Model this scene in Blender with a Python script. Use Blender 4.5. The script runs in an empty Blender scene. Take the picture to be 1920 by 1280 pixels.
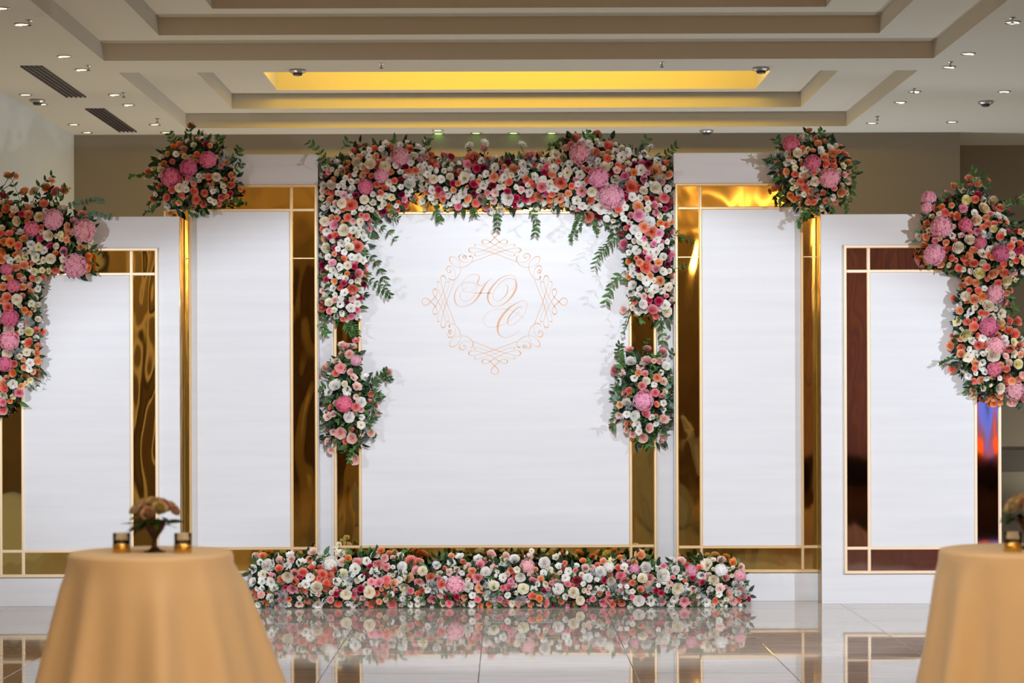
import bpy, math, random
import numpy as np
from mathutils import Vector, Matrix, Quaternion

random.seed(7)
R = random.Random(11)
sc = bpy.context.scene
col = sc.collection

# ------------------------------------------------------------------ camera, light, exposure
F = 4000.0            # focal length in pixels of the 1920 wide frame
CH = 1.68             # eye height
VX, VY = 950.0, 733.0 # vanishing point of the room's depth
ROLL = 0.0031
cd = bpy.data.cameras.new('camera'); cam = bpy.data.objects.new('camera', cd); col.objects.link(cam)
cd.sensor_width = 36.0; cd.lens = F / 1920 * 36
cd.shift_x = (960 - VX) / 1920; cd.shift_y = (VY - 640) / 1920
cam.matrix_world = Matrix.Translation((0, 0, CH)) @ Matrix.Rotation(math.pi / 2, 4, 'X') @ Matrix.Rotation(-ROLL, 4, 'Z')
cd.clip_start = 0.1; cd.clip_end = 100
cd.dof.use_dof = True; cd.dof.focus_distance = 16.8; cd.dof.aperture_fstop = 3.6
sc.camera = cam

w = bpy.data.worlds.new('world'); sc.world = w; w.use_nodes = True
w.node_tree.nodes['Background'].inputs[0].default_value = (0.35, 0.27, 0.2, 1)
w.node_tree.nodes['Background'].inputs[1].default_value = 0.3

def spot(name, loc, aim, energy, colr, size=75, rad=0.035, blend=0.35):
    l = bpy.data.lights.new(name, 'SPOT'); l.energy = energy; l.color = colr
    l.spot_size = math.radians(size); l.spot_blend = blend; l.shadow_soft_size = rad
    o = bpy.data.objects.new(name, l); col.objects.link(o); o.location = loc
    o.rotation_euler = (Vector(aim) - Vector(loc)).to_track_quat('-Z', 'Y').to_euler()
    return o
def area(name, loc, aim, energy, colr, sx, sy):
    l = bpy.data.lights.new(name, 'AREA'); l.shape = 'RECTANGLE'; l.size = sx; l.size_y = sy
    l.energy = energy; l.color = colr
    o = bpy.data.objects.new(name, l); col.objects.link(o); o.location = loc
    o.rotation_euler = (Vector(aim) - Vector(loc)).to_track_quat('-Z', 'Y').to_euler()
    return o
# shuttered floods on either side of the stage plus added light: a front fill flood, upward fills, warm fill points
def flood(loc, aim, energy, colr, vert, horiz, rad, blend=0.2):
    o = spot('flood_and_fill', loc, aim, energy, colr, 2 * vert, rad, blend)
    o.scale = (math.tan(math.radians(horiz)) / math.tan(math.radians(vert)), 1, 1)
flood((-4.6, 12.3, 2.75), (1.4, 17, 0.7), 320, (0.86, 0.91, 1.0), 27, 62, 0.035, 0.7)
flood((6.6, 11.3, 2.85), (0.2, 17, 0.5), 950, (0.82, 0.89, 1.0), 26, 50, 0.04, 0.4)
flood((0.3, 9.0, 4.0), (0.1, 17, 0.2), 1720, (0.80, 0.89, 1.0), 22, 33, 0.10, 0.3)  # added front fill, evens the light across the panels
def warm_fill(loc, energy, colr=(1.0, 0.53, 0.17), rad=0.35):  # added warm fill points in the unseen hall
    l = bpy.data.lights.new('warm_fill_light', 'POINT'); l.energy = energy; l.color = colr; l.shadow_soft_size = rad
    o = bpy.data.objects.new('warm_fill_light', l); col.objects.link(o); o.location = loc
for x, y, e_ in ((-0.4, 1.5, 290), (3.9, 1.5, 290), (-0.4, -4.0, 120), (3.9, -4.0, 120)): warm_fill((x, y, 3.9), e_)
for x, c_, e_ in ((-3.2, (1.0, 0.88, 0.7), 260), (0.2, (0.8, 0.88, 1.0), 170), (3.8, (0.78, 0.88, 1.0), 330)):
    spot('up_fill', (x, 23.98, 0.25), (x * 0.9, 20.6, 4.6), e_, c_, 140, 0.1, 0.3)  # added upward fill that brightens the ceiling
for x, c_, e_ in ((-3.4, (1.0, 0.86, 0.64), 95), (4.6, (0.84, 0.92, 1.0), 160)):
    spot('up_fill', (x, 19.25, 0.25), (x * 1.05, 15.0, 4.6), e_, c_, 140, 0.1, 0.3)  # added fill for the nearer ceiling, hidden behind the panels
area('hall_lamp', (0.115, 6.5, 4.5), (0.115, 6.51, 0), 110, (1.0, 0.75, 0.48), 4.0, 2.0)
spot('up_fill', (7.6, 24.3, 0.2), (7.6, 25.4, 2.8), 110, (0.95, 0.9, 0.75), 150, 0.1, 0.3)  # added fill to brighten the back wall beside the stage
area('recess_lamp', (0.115, 21.5, 5.3), (0.115, 23, 5.32), 86, (1.0, 0.62, 0.02), 4.9, 0.25)

vs = sc.view_settings
vs.view_transform = 'Standard'; vs.look = 'None'; vs.gamma = 1.0; vs.use_curve_mapping = False
vs.exposure = 0.0
sc.cycles.use_denoising = True
sc.cycles.max_bounces = 8

# ------------------------------------------------------------------ helpers
def U(px, py):
    return px - ROLL * (py - VY), py + ROLL * (px - VX)
def P(px, py, Y):
    x, y = U(px, py)
    return Vector(((x - VX) * Y / F, Y, CH + (VY - y) * Y / F))
def srgb(r, g, b):
    f = lambda c: (c / 255 / 12.92) if c <= 10 else ((c / 255 + 0.055) / 1.055) ** 2.4
    return (f(r), f(g), f(b))

def new_mesh(name, verts, faces, mats=(), fm=None, smooth=False, tone=None):
    me = bpy.data.meshes.new(name)
    me.from_pydata([tuple(v) for v in verts], [], faces)
    for m in mats: me.materials.append(m)
    if fm is not None: me.polygons.foreach_set('material_index', fm)
    if smooth: me.polygons.foreach_set('use_smooth', [True] * len(me.polygons))
    if tone is not None:
        a = me.attributes.new('tone', 'FLOAT', 'POINT'); a.data.foreach_set('value', tone)
    me.update()
    return me
def link(name, me, parent=None, loc=None):
    o = bpy.data.objects.new(name, me); col.objects.link(o)
    if parent is not None: o.parent = parent
    if loc is not None: o.location = loc
    return o
def empty(name, loc, label, cat, group=None):
    o = bpy.data.objects.new(name, None); col.objects.link(o); o.location = loc
    o.empty_display_size = 0.1
    tag(o, label, cat, group); return o
def tag(o, label, cat, group=None, kind='thing'):
    o['label'] = label; o['category'] = cat; o['kind'] = kind
    if group: o['group'] = group
    return o
class MB:
    """collects simple solids into one mesh"""
    def __init__(s): s.v = []; s.f = []; s.m = []; s.t = []
    def add(s, vs, fs, m=0, t=1.0):
        n = len(s.v); s.v += [tuple(v) for v in vs]; s.f += [tuple(i + n for i in f) for f in fs]
        s.m += [m] * len(fs); s.t += (t if isinstance(t, list) else [t] * len(vs)); return s
    def box(s, x0, x1, y0, y1, z0, z1, m=0):
        v = [(x0,y0,z0),(x1,y0,z0),(x1,y1,z0),(x0,y1,z0),(x0,y0,z1),(x1,y0,z1),(x1,y1,z1),(x0,y1,z1)]
        return s.add(v, [(3,2,1,0),(4,5,6,7),(0,1,5,4),(1,2,6,5),(2,3,7,6),(3,0,4,7)], m)
    def bevbox(s, x0, x1, y0, y1, z0, z1, b=0.003, m=0):
        """box whose front (low y) edges are chamfered"""
        v = [(x0,y0+b,z0),(x1,y0+b,z0),(x1,y0+b,z1),(x0,y0+b,z1),
             (x0+b,y0,z0+b),(x1-b,y0,z0+b),(x1-b,y0,z1-b),(x0+b,y0,z1-b),
             (x0,y1,z0),(x1,y1,z0),(x1,y1,z1),(x0,y1,z1)]
        return s.add(v, [(4,5,6,7),(0,1,5,4),(1,2,6,5),(2,3,7,6),(3,0,4,7),(0,8,9,1),(1,9,10,2),(2,10,11,3),(3,11,8,0),(11,10,9,8)], m)
    def lathe(s, prof, n=24, c=(0, 0, 0), m=0, cap=True):
        k = len(prof); vs = []
        for r, z in prof:
            for i in range(n):
                a = 2 * math.pi * i / n; vs.append((c[0] + r * math.cos(a), c[1] + r * math.sin(a), c[2] + z))
        fs = [(j*n+i, j*n+(i+1)%n, (j+1)*n+(i+1)%n, (j+1)*n+i) for j in range(k-1) for i in range(n)]
        if cap: fs += [tuple(range(n-1, -1, -1)), tuple(range((k-1)*n, k*n))]
        return s.add(vs, fs, m)
    def tube(s, pts, r, n=5, m=0, taper=1.0):
        pts = [Vector(p) for p in pts]; k = len(pts); vs = []
        for i, p in enumerate(pts):
            d = (pts[min(i+1, k-1)] - pts[max(i-1, 0)]).normalized()
            a = d.cross(Vector((0.13, 1, 0.21))).normalized(); b = d.cross(a)
            rr = r * (1 + (taper - 1) * i / max(1, k - 1))
            for j in range(n):
                t = 2 * math.pi * j / n; vs.append(p + a * rr * math.cos(t) + b * rr * math.sin(t))
        fs = [(i*n+j, i*n+(j+1)%n, (i+1)*n+(j+1)%n, (i+1)*n+j) for i in range(k-1) for j in range(n)]
        fs += [tuple(range(n-1, -1, -1)), tuple(range((k-1)*n, k*n))]
        return s.add(vs, fs, m)
    def build(s, name, mats, parent=None, smooth=False, loc=None, tone=False):
        if not isinstance(mats, (list, tuple)): mats = [mats]
        me = new_mesh(name, s.v, s.f, mats, s.m, smooth, s.t if tone else None)
        return link(name, me, parent, loc)

# ------------------------------------------------------------------ materials
def mat(name, c, rough=0.6, metal=0.0, **kw):
    m = bpy.data.materials.new(name); m.use_nodes = True
    b = m.node_tree.nodes['Principled BSDF']
    b.inputs['Base Color'].default_value = (*c, 1); b.inputs['Roughness'].default_value = rough
    b.inputs['Metallic'].default_value = metal
    for k, v in kw.items(): b.inputs[k.replace('_', ' ')].default_value = v
    return m
def nodes(m): return m.node_tree.nodes, m.node_tree.links, m.node_tree.nodes['Principled BSDF']
def noise_bump(m, scale=(1, 1, 1), nscale=5.0, strength=0.2, dist=0.01, detail=2.0, coord='Object', rough=0.5):
    n, l, b = nodes(m)
    tc = n.new('ShaderNodeTexCoord'); mp = n.new('ShaderNodeMapping'); nz = n.new('ShaderNodeTexNoise'); bp = n.new('ShaderNodeBump')
    mp.inputs['Scale'].default_value = scale; nz.inputs['Scale'].default_value = nscale; nz.inputs['Detail'].default_value = detail
    nz.inputs['Roughness'].default_value = rough
    bp.inputs['Strength'].default_value = strength; bp.inputs['Distance'].default_value = dist
    l.new(tc.outputs[coord], mp.inputs[0]); l.new(mp.outputs[0], nz.inputs['Vector'])
    l.new(nz.outputs[0], bp.inputs['Height']); l.new(bp.outputs[0], b.inputs['Normal'])
    return nz
def noise_color(m, c1, c2, scale=(1, 1, 1), nscale=5.0, detail=3.0, lo=0.35, hi=0.65, coord='Object'):
    n, l, b = nodes(m)
    tc = n.new('ShaderNodeTexCoord'); mp = n.new('ShaderNodeMapping'); nz = n.new('ShaderNodeTexNoise'); cr = n.new('ShaderNodeValToRGB')
    mp.inputs['Scale'].default_value = scale; nz.inputs['Scale'].default_value = nscale; nz.inputs['Detail'].default_value = detail
    cr.color_ramp.elements[0].position = lo; cr.color_ramp.elements[0].color = (*c1, 1)
    cr.color_ramp.elements[1].position = hi; cr.color_ramp.elements[1].color = (*c2, 1)
    l.new(tc.outputs[coord], mp.inputs[0]); l.new(mp.outputs[0], nz.inputs['Vector'])
    l.new(nz.outputs[0], cr.inputs[0]); l.new(cr.outputs[0], b.inputs['Base Color'])
def emis(name, c, s):
    m = bpy.data.materials.new(name); m.use_nodes = True; n = m.node_tree.nodes
    b = n['Principled BSDF']; b.inputs['Base Color'].default_value = (*c, 1)
    b.inputs['Emission Color'].default_value = (*c, 1); b.inputs['Emission Strength'].default_value = s
    return m

M = {}
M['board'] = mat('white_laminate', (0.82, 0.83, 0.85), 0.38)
noise_color(M['board'], (0.655, 0.67, 0.70), (0.705, 0.72, 0.745), (0.3, 0.3, 5.0), 2.4, 3.0, 0.3, 0.7)  # horizontal streaks of caustic light painted into the board colour
def gold_mirror(name, c, seed, st=0.42):
    m = mat(name, c, 0.035, 1.0)
    n, l, b = nodes(m)
    tc = n.new('ShaderNodeTexCoord'); mp = n.new('ShaderNodeMapping'); nz = n.new('ShaderNodeTexNoise'); bp = n.new('ShaderNodeBump')
    mp.inputs['Location'].default_value = (seed, seed * 2.3, seed * 0.7)
    mp.inputs['Scale'].default_value = (1.0, 1.0, 0.5)
    nz.inputs['Scale'].default_value = 2.2; nz.inputs['Detail'].default_value = 2.0; nz.inputs['Distortion'].default_value = 0.4
    bp.inputs['Strength'].default_value = st; bp.inputs['Distance'].default_value = 0.02
    l.new(tc.outputs['Object'], mp.inputs[0]); l.new(mp.outputs[0], nz.inputs['Vector'])
    l.new(nz.outputs[0], bp.inputs['Height']); l.new(bp.outputs[0], b.inputs['Normal'])
    return m
M['mirror'] = gold_mirror('gold_mirror_acrylic', (0.80, 0.64, 0.24), 3.0)
M['mirror_rose'] = gold_mirror('rose_gold_mirror_acrylic', (0.80, 0.62, 0.60), 9.0, 0.12)
M['trim'] = mat('satin_gold_moulding', (0.76, 0.56, 0.32), 0.42, 0.5)
M['trim_lit'] = mat('lit_gold_moulding', (0.93, 0.76, 0.55), 0.42, 0.3)  # same gold moulding, its strongly lit look painted into the colour
M['foil'] = mat('gold_foil', (0.42, 0.29, 0.11), 0.3, 1.0)
noise_bump(M['foil'], (1, 1, 0.35), 9.0, 0.7, 0.03)
M['print'] = mat('rose_gold_print', srgb(222, 176, 136), 0.5)
M['ceil'] = mat('ceiling_paint', (0.55, 0.505, 0.42), 0.9)
noise_bump(M['ceil'], (1, 1, 1), 60.0, 0.12, 0.004)
M['wall'] = mat('wall_paint', (0.28, 0.245, 0.19), 0.9)
noise_bump(M['wall'], (1, 1, 1), 40.0, 0.15, 0.004)
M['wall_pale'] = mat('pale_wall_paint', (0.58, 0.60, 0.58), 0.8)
M['dark'] = mat('dark_wood', (0.045, 0.028, 0.02), 0.5)
noise_color(M['dark'], (0.03, 0.018, 0.012), (0.07, 0.042, 0.028), (8, 8, 0.6), 4.0)
M['vent'] = mat('vent_metal', (0.05, 0.045, 0.06), 0.5)
M['grout'] = mat('floor_grout', (0.22, 0.19, 0.16), 0.8)
M['steel'] = mat('brushed_steel', (0.5, 0.48, 0.45), 0.35, 1.0)
# polished marble tiles: a tone of their own each, long faint veins, barely uneven polish
mt = mat('polished_marble', (0.5, 0.45, 0.4), 0.035); M['tile'] = mt
n, l, b = nodes(mt); b.inputs['IOR'].default_value = 1.8
tc = n.new('ShaderNodeTexCoord'); oi = n.new('ShaderNodeObjectInfo'); ad = n.new('ShaderNodeVectorMath'); ad.operation = 'ADD'
sc3 = n.new('ShaderNodeVectorMath'); sc3.operation = 'SCALE'; sc3.inputs['Scale'].default_value = 1.0
l.new(tc.outputs['Object'], sc3.inputs[0]); l.new(sc3.outputs[0], ad.inputs[0])
cmb = n.new('ShaderNodeCombineXYZ'); mul = n.new('ShaderNodeMath'); mul.operation = 'MULTIPLY'; mul.inputs[1].default_value = 40
l.new(oi.outputs['Random'], mul.inputs[0]); l.new(mul.outputs[0], cmb.inputs[0]); l.new(mul.outputs[0], cmb.inputs[1]); l.new(cmb.outputs[0], ad.inputs[1])
mp = n.new('ShaderNodeMapping'); mp.inputs['Scale'].default_value = (0.5, 3.0, 1); l.new(ad.outputs[0], mp.inputs[0])
nz = n.new('ShaderNodeTexNoise'); nz.inputs['Scale'].default_value = 2.0; nz.inputs['Detail'].default_value = 6; nz.inputs['Distortion'].default_value = 1.2
l.new(mp.outputs[0], nz.inputs['Vector'])
cr = n.new('ShaderNodeValToRGB'); e = cr.color_ramp.elements
e[0].position = 0.3; e[0].color = (0.42, 0.365, 0.30, 1); e[1].position = 0.7; e[1].color = (0.54, 0.475, 0.40, 1)
l.new(nz.outputs[0], cr.inputs[0]); l.new(cr.outputs[0], b.inputs['Base Color'])
nz2 = n.new('ShaderNodeTexNoise'); nz2.inputs['Scale'].default_value = 1.6; nz2.inputs['Detail'].default_value = 1.0
mp2 = n.new('ShaderNodeMapping'); mp2.inputs['Scale'].default_value = (0.6, 2.6, 1); l.new(ad.outputs[0], mp2.inputs[0]); l.new(mp2.outputs[0], nz2.inputs['Vector'])
bp = n.new('ShaderNodeBump'); bp.inputs['Strength'].default_value = 0.12; bp.inputs['Distance'].default_value = 0.004
l.new(nz2.outputs[0], bp.inputs['Height']); l.new(bp.outputs[0], b.inputs['Normal'])
M['cloth'] = mat('champagne_satin_cloth', (0.63, 0.575, 0.50), 0.6, 0.0, Sheen_Weight=0.3)
noise_bump(M['cloth'], (1, 1, 1), 220.0, 0.12, 0.001)
M['bronze'] = mat('bronze_vase', (0.06, 0.03, 0.022), 0.4, 0.6)
M['glass'] = mat('clear_glass', (1, 1, 1), 0.02, 0.0, Transmission_Weight=1.0, IOR=1.12)
M['amber'] = mat('gold_glass_bottom', (0.55, 0.36, 0.09), 0.15, 0.7)
M['wax'] = mat('candle_wax', (0.85, 0.8, 0.68), 0.5)
M['down'] = emis('downlight_glow', (0.95, 1.0, 0.55), 2.2)
M['downg'] = emis('green_downlight_glow', (0.40, 1.0, 0.2), 2.5)
M['downw'] = emis('warm_downlight_glow', (1.0, 0.82, 0.5), 2.2)

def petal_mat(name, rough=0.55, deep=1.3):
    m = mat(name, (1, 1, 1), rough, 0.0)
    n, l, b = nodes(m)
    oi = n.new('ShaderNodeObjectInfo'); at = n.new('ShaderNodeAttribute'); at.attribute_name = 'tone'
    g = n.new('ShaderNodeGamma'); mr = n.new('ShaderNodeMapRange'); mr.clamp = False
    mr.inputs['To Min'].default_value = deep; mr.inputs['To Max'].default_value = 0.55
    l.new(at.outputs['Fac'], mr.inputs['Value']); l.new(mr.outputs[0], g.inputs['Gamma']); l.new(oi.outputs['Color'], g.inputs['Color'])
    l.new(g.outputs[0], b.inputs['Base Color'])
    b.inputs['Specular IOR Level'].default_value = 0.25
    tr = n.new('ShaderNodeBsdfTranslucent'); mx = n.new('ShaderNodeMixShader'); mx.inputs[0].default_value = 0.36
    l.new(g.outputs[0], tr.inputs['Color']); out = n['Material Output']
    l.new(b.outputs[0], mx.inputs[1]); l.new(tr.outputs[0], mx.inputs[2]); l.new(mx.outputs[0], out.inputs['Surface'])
    return m
M['petal'] = petal_mat('flower_petal')
M['pistil'] = mat('flower_centre', srgb(170, 150, 40), 0.7)
M['calyx'] = mat('flower_calyx', srgb(70, 105, 50), 0.7)
def leaf_mat(name, c1, c2, rough=0.45):
    m = mat(name, c1, rough)
    n, l, b = nodes(m)
    oi = n.new('ShaderNodeObjectInfo'); tc = n.new('ShaderNodeTexCoord'); nz = n.new('ShaderNodeTexNoise'); nz.inputs['Scale'].default_value = 14
    ad = n.new('ShaderNodeMath'); ad.operation = 'ADD'; mx = n.new('ShaderNodeMix'); mx.data_type = 'RGBA'
    sb = n.new('ShaderNodeMath'); sb.operation = 'MULTIPLY_ADD'; sb.inputs[1].default_value = 0.5; sb.inputs[2].default_value = -0.1
    l.new(tc.outputs['Object'], nz.inputs['Vector']); l.new(oi.outputs['Random'], sb.inputs[0])
    l.new(sb.outputs[0], ad.inputs[0]); l.new(nz.outputs[0], ad.inputs[1]); ad.use_clamp = True
    mx.inputs[6].default_value = (*c1, 1); mx.inputs[7].default_value = (*c2, 1)
    l.new(ad.outputs[0], mx.inputs[0]); l.new(mx.outputs[2], b.inputs['Base Color'])
    b.inputs['Specular IOR Level'].default_value = 0.3
    return m
M['leaf'] = leaf_mat('green_leaf', srgb(20, 46, 24), srgb(78, 120, 52))
M['leaf_dark'] = leaf_mat('dark_green_leaf', srgb(10, 24, 14), srgb(34, 62, 32))
M['euca'] = leaf_mat('eucalyptus_leaf', srgb(72, 110, 95), srgb(120, 150, 130))
M['silver'] = leaf_mat('silver_foliage', srgb(120, 130, 128), srgb(205, 210, 208), 0.8)
M['stem'] = mat('flower_stem', srgb(52, 74, 38), 0.6)
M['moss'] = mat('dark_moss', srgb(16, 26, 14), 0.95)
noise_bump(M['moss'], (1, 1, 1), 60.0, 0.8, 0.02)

# ------------------------------------------------------------------ the room
HZ = 2.92 + CH        # ceiling height 4.6
XC = 0.115
def struct(o, label=None):
    o['kind'] = 'structure'
    if label: o['label'] = label
    return o
# ceiling: one sheet with two stepped trays
mb = MB()
def ring(mb, a, b2, z):  # horizontal ring between two rectangles (x0,x1,y0,y1)
    X0,X1,Y0,Y1 = a; x0,x1,y0,y1 = b2
    vs = [(X0,Y0,z),(X1,Y0,z),(X1,Y1,z),(X0,Y1,z),(x0,y0,z),(x1,y0,z),(x1,y1,z),(x0,y1,z)]
    mb.add(vs, [(0,4,5,1),(1,5,6,2),(2,6,7,3),(3,7,4,0)])
def riser(mb, r, z0, z1):
    x0,x1,y0,y1 = r
    vs = [(x0,y0,z0),(x1,y0,z0),(x1,y1,z0),(x0,y1,z0),(x0,y0,z1),(x1,y0,z1),(x1,y1,z1),(x0,y1,z1)]
    mb.add(vs, [(0,1,5,4),(1,2,6,5),(2,3,7,6),(3,0,4,7)])
def tray(mb, rects, zs):
    """rects from the ceiling plane inwards, zs their heights; the last height is closed"""
    for i, r in enumerate(rects):
        riser(mb, r, zs[i], zs[i + 1])
        if i + 1 < len(rects): ring(mb, r, rects[i + 1], zs[i + 1])
    x0,x1,y0,y1 = rects[-1]; z = zs[-1]
    mb.add([(x0,y0,z),(x1,y0,z),(x1,y1,z),(x0,y1,z)], [(0,3,2,1)])
farT = [(XC-3.655, XC+3.655, 19.5, 23.62), (XC-3.10, XC+3.10, 19.9, 23.25), (XC-2.58, XC+2.58, 20.2, 23.0)]
farZ = [HZ, HZ+0.165, HZ+0.33, HZ+0.85]
nearT = [(XC-3.655, XC+3.655, 8.5, 18.8), (XC-3.10, XC+3.10, 8.95, 18.36), (XC-2.58, XC+2.58, 9.4, 17.93)]
nearZ = [HZ, HZ+0.15, HZ+0.30, HZ+0.75]
XL, XR, YB, YF = -5.0, 9.0, 25.5, -8.0
for a0, b0, y0, y1 in ((XL-4, XR, 23.62, YB), (XL-4, XR, 18.8, 19.5), (XL-4, XR, YF, 8.5)):
    mb.add([(a0,y0,HZ),(b0,y0,HZ),(b0,y1,HZ),(a0,y1,HZ)], [(0,3,2,1)])
for (x0,x1,y0,y1) in (farT[0], nearT[0]):
    for a0, b0 in ((XL-4, x0), (x1, XR)):
        mb.add([(a0,y0,HZ),(b0,y0,HZ),(b0,y1,HZ),(a0,y1,HZ)], [(0,3,2,1)])
struct(mb.build('ceiling', M['ceil']), 'grey white plaster ceiling with two stepped rectangular trays')
mb = MB(); tray(mb, farT, farZ); struct(mb.build('trim_1', M['ceil']), 'stepped ceiling tray glowing yellow inside')
mb = MB(); tray(mb, nearT, nearZ); struct(mb.build('trim_2', M['ceil']), 'stepped ceiling tray above the stage front')
mb = MB().box(XL-4, XR+0.2, YB, YB+0.2, 0, HZ); struct(mb.build('wall_back', M['wall']), 'olive brown back wall behind the stage')
mb = MB().box(-5.06, 5.15, 24.2, YB, 0, HZ-0.001); struct(mb.build('wall_front', M['wall']), 'projecting middle of the olive brown back wall')
mb = MB().box(XR, XR+0.2, YF, YB, 0, HZ); struct(mb.build('wall_right', M['wall']))
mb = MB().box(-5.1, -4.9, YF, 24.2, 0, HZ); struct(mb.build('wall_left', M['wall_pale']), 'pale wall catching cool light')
mb = MB().box(-5.1, XR+0.2, YF-0.2, YF, 0, HZ); struct(mb.build('wall_rear', M['wall']))
mb = MB().box(5.2, XR, YB-0.06, YB, 0.70, 0.96); struct(mb.build('trim_3', mat('grey_brown_rail', (0.10, 0.085, 0.07), 0.7)), 'dark rail along the back wall')
# recessed seams in the projecting wall
# dark boxes and a plum sheet added at the unseen end of the hall, which the gold mirrors pick up
for i, (x0, x1) in enumerate(((-4.2, -3.1), (-1.9, -0.5), (2.4, 4.6))):
    mb = MB(); mb.box(x0, x1, YF, YF + 0.25, 0, 3.9)
    for k in range(4): mb.box(x0 + 0.06 + k * (x1 - x0) / 4, x0 - 0.06 + (k + 1) * (x1 - x0) / 4, YF + 0.25, YF + 0.27, 0.15, 3.75)
    struct(mb.build('trim_%d' % (4 + i), M['dark']))
for i, (y0, y1) in enumerate(((-1.0, 0.6), (2.6, 4.3), (5.6, 7.6))):
    struct(MB().box(-4.9, -4.8, y0, y1, 0, 3.9).build('trim_%d' % (9 + i), M['dark']))  # unseen slabs added to darken what the mirrors reflect
struct(MB().box(-4.9, -4.82, 11.4, 13.7, 0.7, 4.0).build('trim_13', M['dark']))  # added slab out of view, darkens the outer edge mirror
M['plum'] = mat('plum_reflected_sheet', (0.36, 0.25, 0.28), 0.8)  # unseen sheet added to tint the rose mirrors' reflection
mb = MB(); n_ = 90
vs_ = [(5.2 + (XR - 5.25) * i / n_, YF + 0.2 + 0.07 * math.sin(i * 1.3) + 0.03 * math.sin(i * .47), z) for z in (0.02, 4.4) for i in range(n_ + 1)]
mb.add(vs_, [(i, i + 1, n_ + 2 + i, n_ + 1 + i) for i in range(n_)])
struct(mb.build('trim_8', M['plum'], None, True), 'plum sheet added across the unseen hall end for mirrors to reflect')
struct(MB().box(5.4, XR, YF + 0.3, -4.0, 0, 0.4).build('trim_12', mat('matt_black_blocker', (0.012, 0.01, 0.009), 1.0, 0.0, Specular_IOR_Level=0.0)), 'dark low block added out of view to stop mirror reflections')  # added unseen block, keeps the screen's reflection off the floor
struct(MB().box(4.3, XR - 0.02, -3.98, 9.5, 0, 0.012).build('trim_14', mat('dark_floor_blocker', (0.03, 0.018, 0.012), 1.0, 0.0, Specular_IOR_Level=0.0)), 'dark sheet added over the unseen floor to stop its reflections')  # added matt sheet, stops the glossy floor mirroring the screen
# lit stage screen at the far end of the hall, seen only as the orange and blue reflection in the low panel's edge mirror
ms_ = bpy.data.materials.new('screen_picture'); ms_.use_nodes = True; M['screen'] = ms_
n, l, b = nodes(ms_)
tc = n.new('ShaderNodeTexCoord'); sp = n.new('ShaderNodeSeparateXYZ'); l.new(tc.outputs['Generated'], sp.inputs[0])
nz = n.new('ShaderNodeTexNoise'); nz.inputs['Scale'].default_value = 3.5; nz.inputs['Detail'].default_value = 5; l.new(tc.outputs['Generated'], nz.inputs['Vector'])
m1 = n.new('ShaderNodeMath'); m1.operation = 'MULTIPLY_ADD'; m1.inputs[1].default_value = 0.55; l.new(nz.outputs[0], m1.inputs[0])
m2 = n.new('ShaderNodeMath'); m2.operation = 'MULTIPLY_ADD'; m2.inputs[1].default_value = 0.8; l.new(sp.outputs['Z'], m2.inputs[0])
l.new(sp.outputs['Y'], m2.inputs[2]); l.new(m2.outputs[0], m1.inputs[2])
cr = n.new('ShaderNodeValToRGB'); el = cr.color_ramp.elements
el[0].position = 0.35; el[0].color = (1.0, 0.16, 0.005, 1); el[1].position = 0.76; el[1].color = (0.10, 0.19, 0.75, 1)
q = el.new(0.56); q.color = (1.0, 0.09, 0.0, 1); q = el.new(0.59); q.color = (0.20, 0.09, 0.06, 1); q = el.new(0.68); q.color = (0.22, 0.10, 0.16, 1)
m3 = n.new('ShaderNodeMath'); m3.operation = 'MULTIPLY'; m3.inputs[1].default_value = 0.62; l.new(m1.outputs[0], m3.inputs[0]); l.new(m3.outputs[0], cr.inputs[0]); l.new(cr.outputs[0], b.inputs['Emission Color']); b.inputs['Emission Strength'].default_value = 1.6
b.inputs['Base Color'].default_value = (0.02, 0.02, 0.02, 1)
scr = empty('projection_screen', (XR - 0.06, -6.4, 0.42), 'glowing orange and blue screen reflected in the low panel edge mirror', 'screen')
MB().box(0.0, 0.05, -1.45, 1.45, 0, 2.2).build('screen_frame', M['dark'], scr)
MB().box(-0.01, 0.0, -1.4, 1.4, 0.03, 2.15).build('screen_picture', M['screen'], scr)
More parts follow.
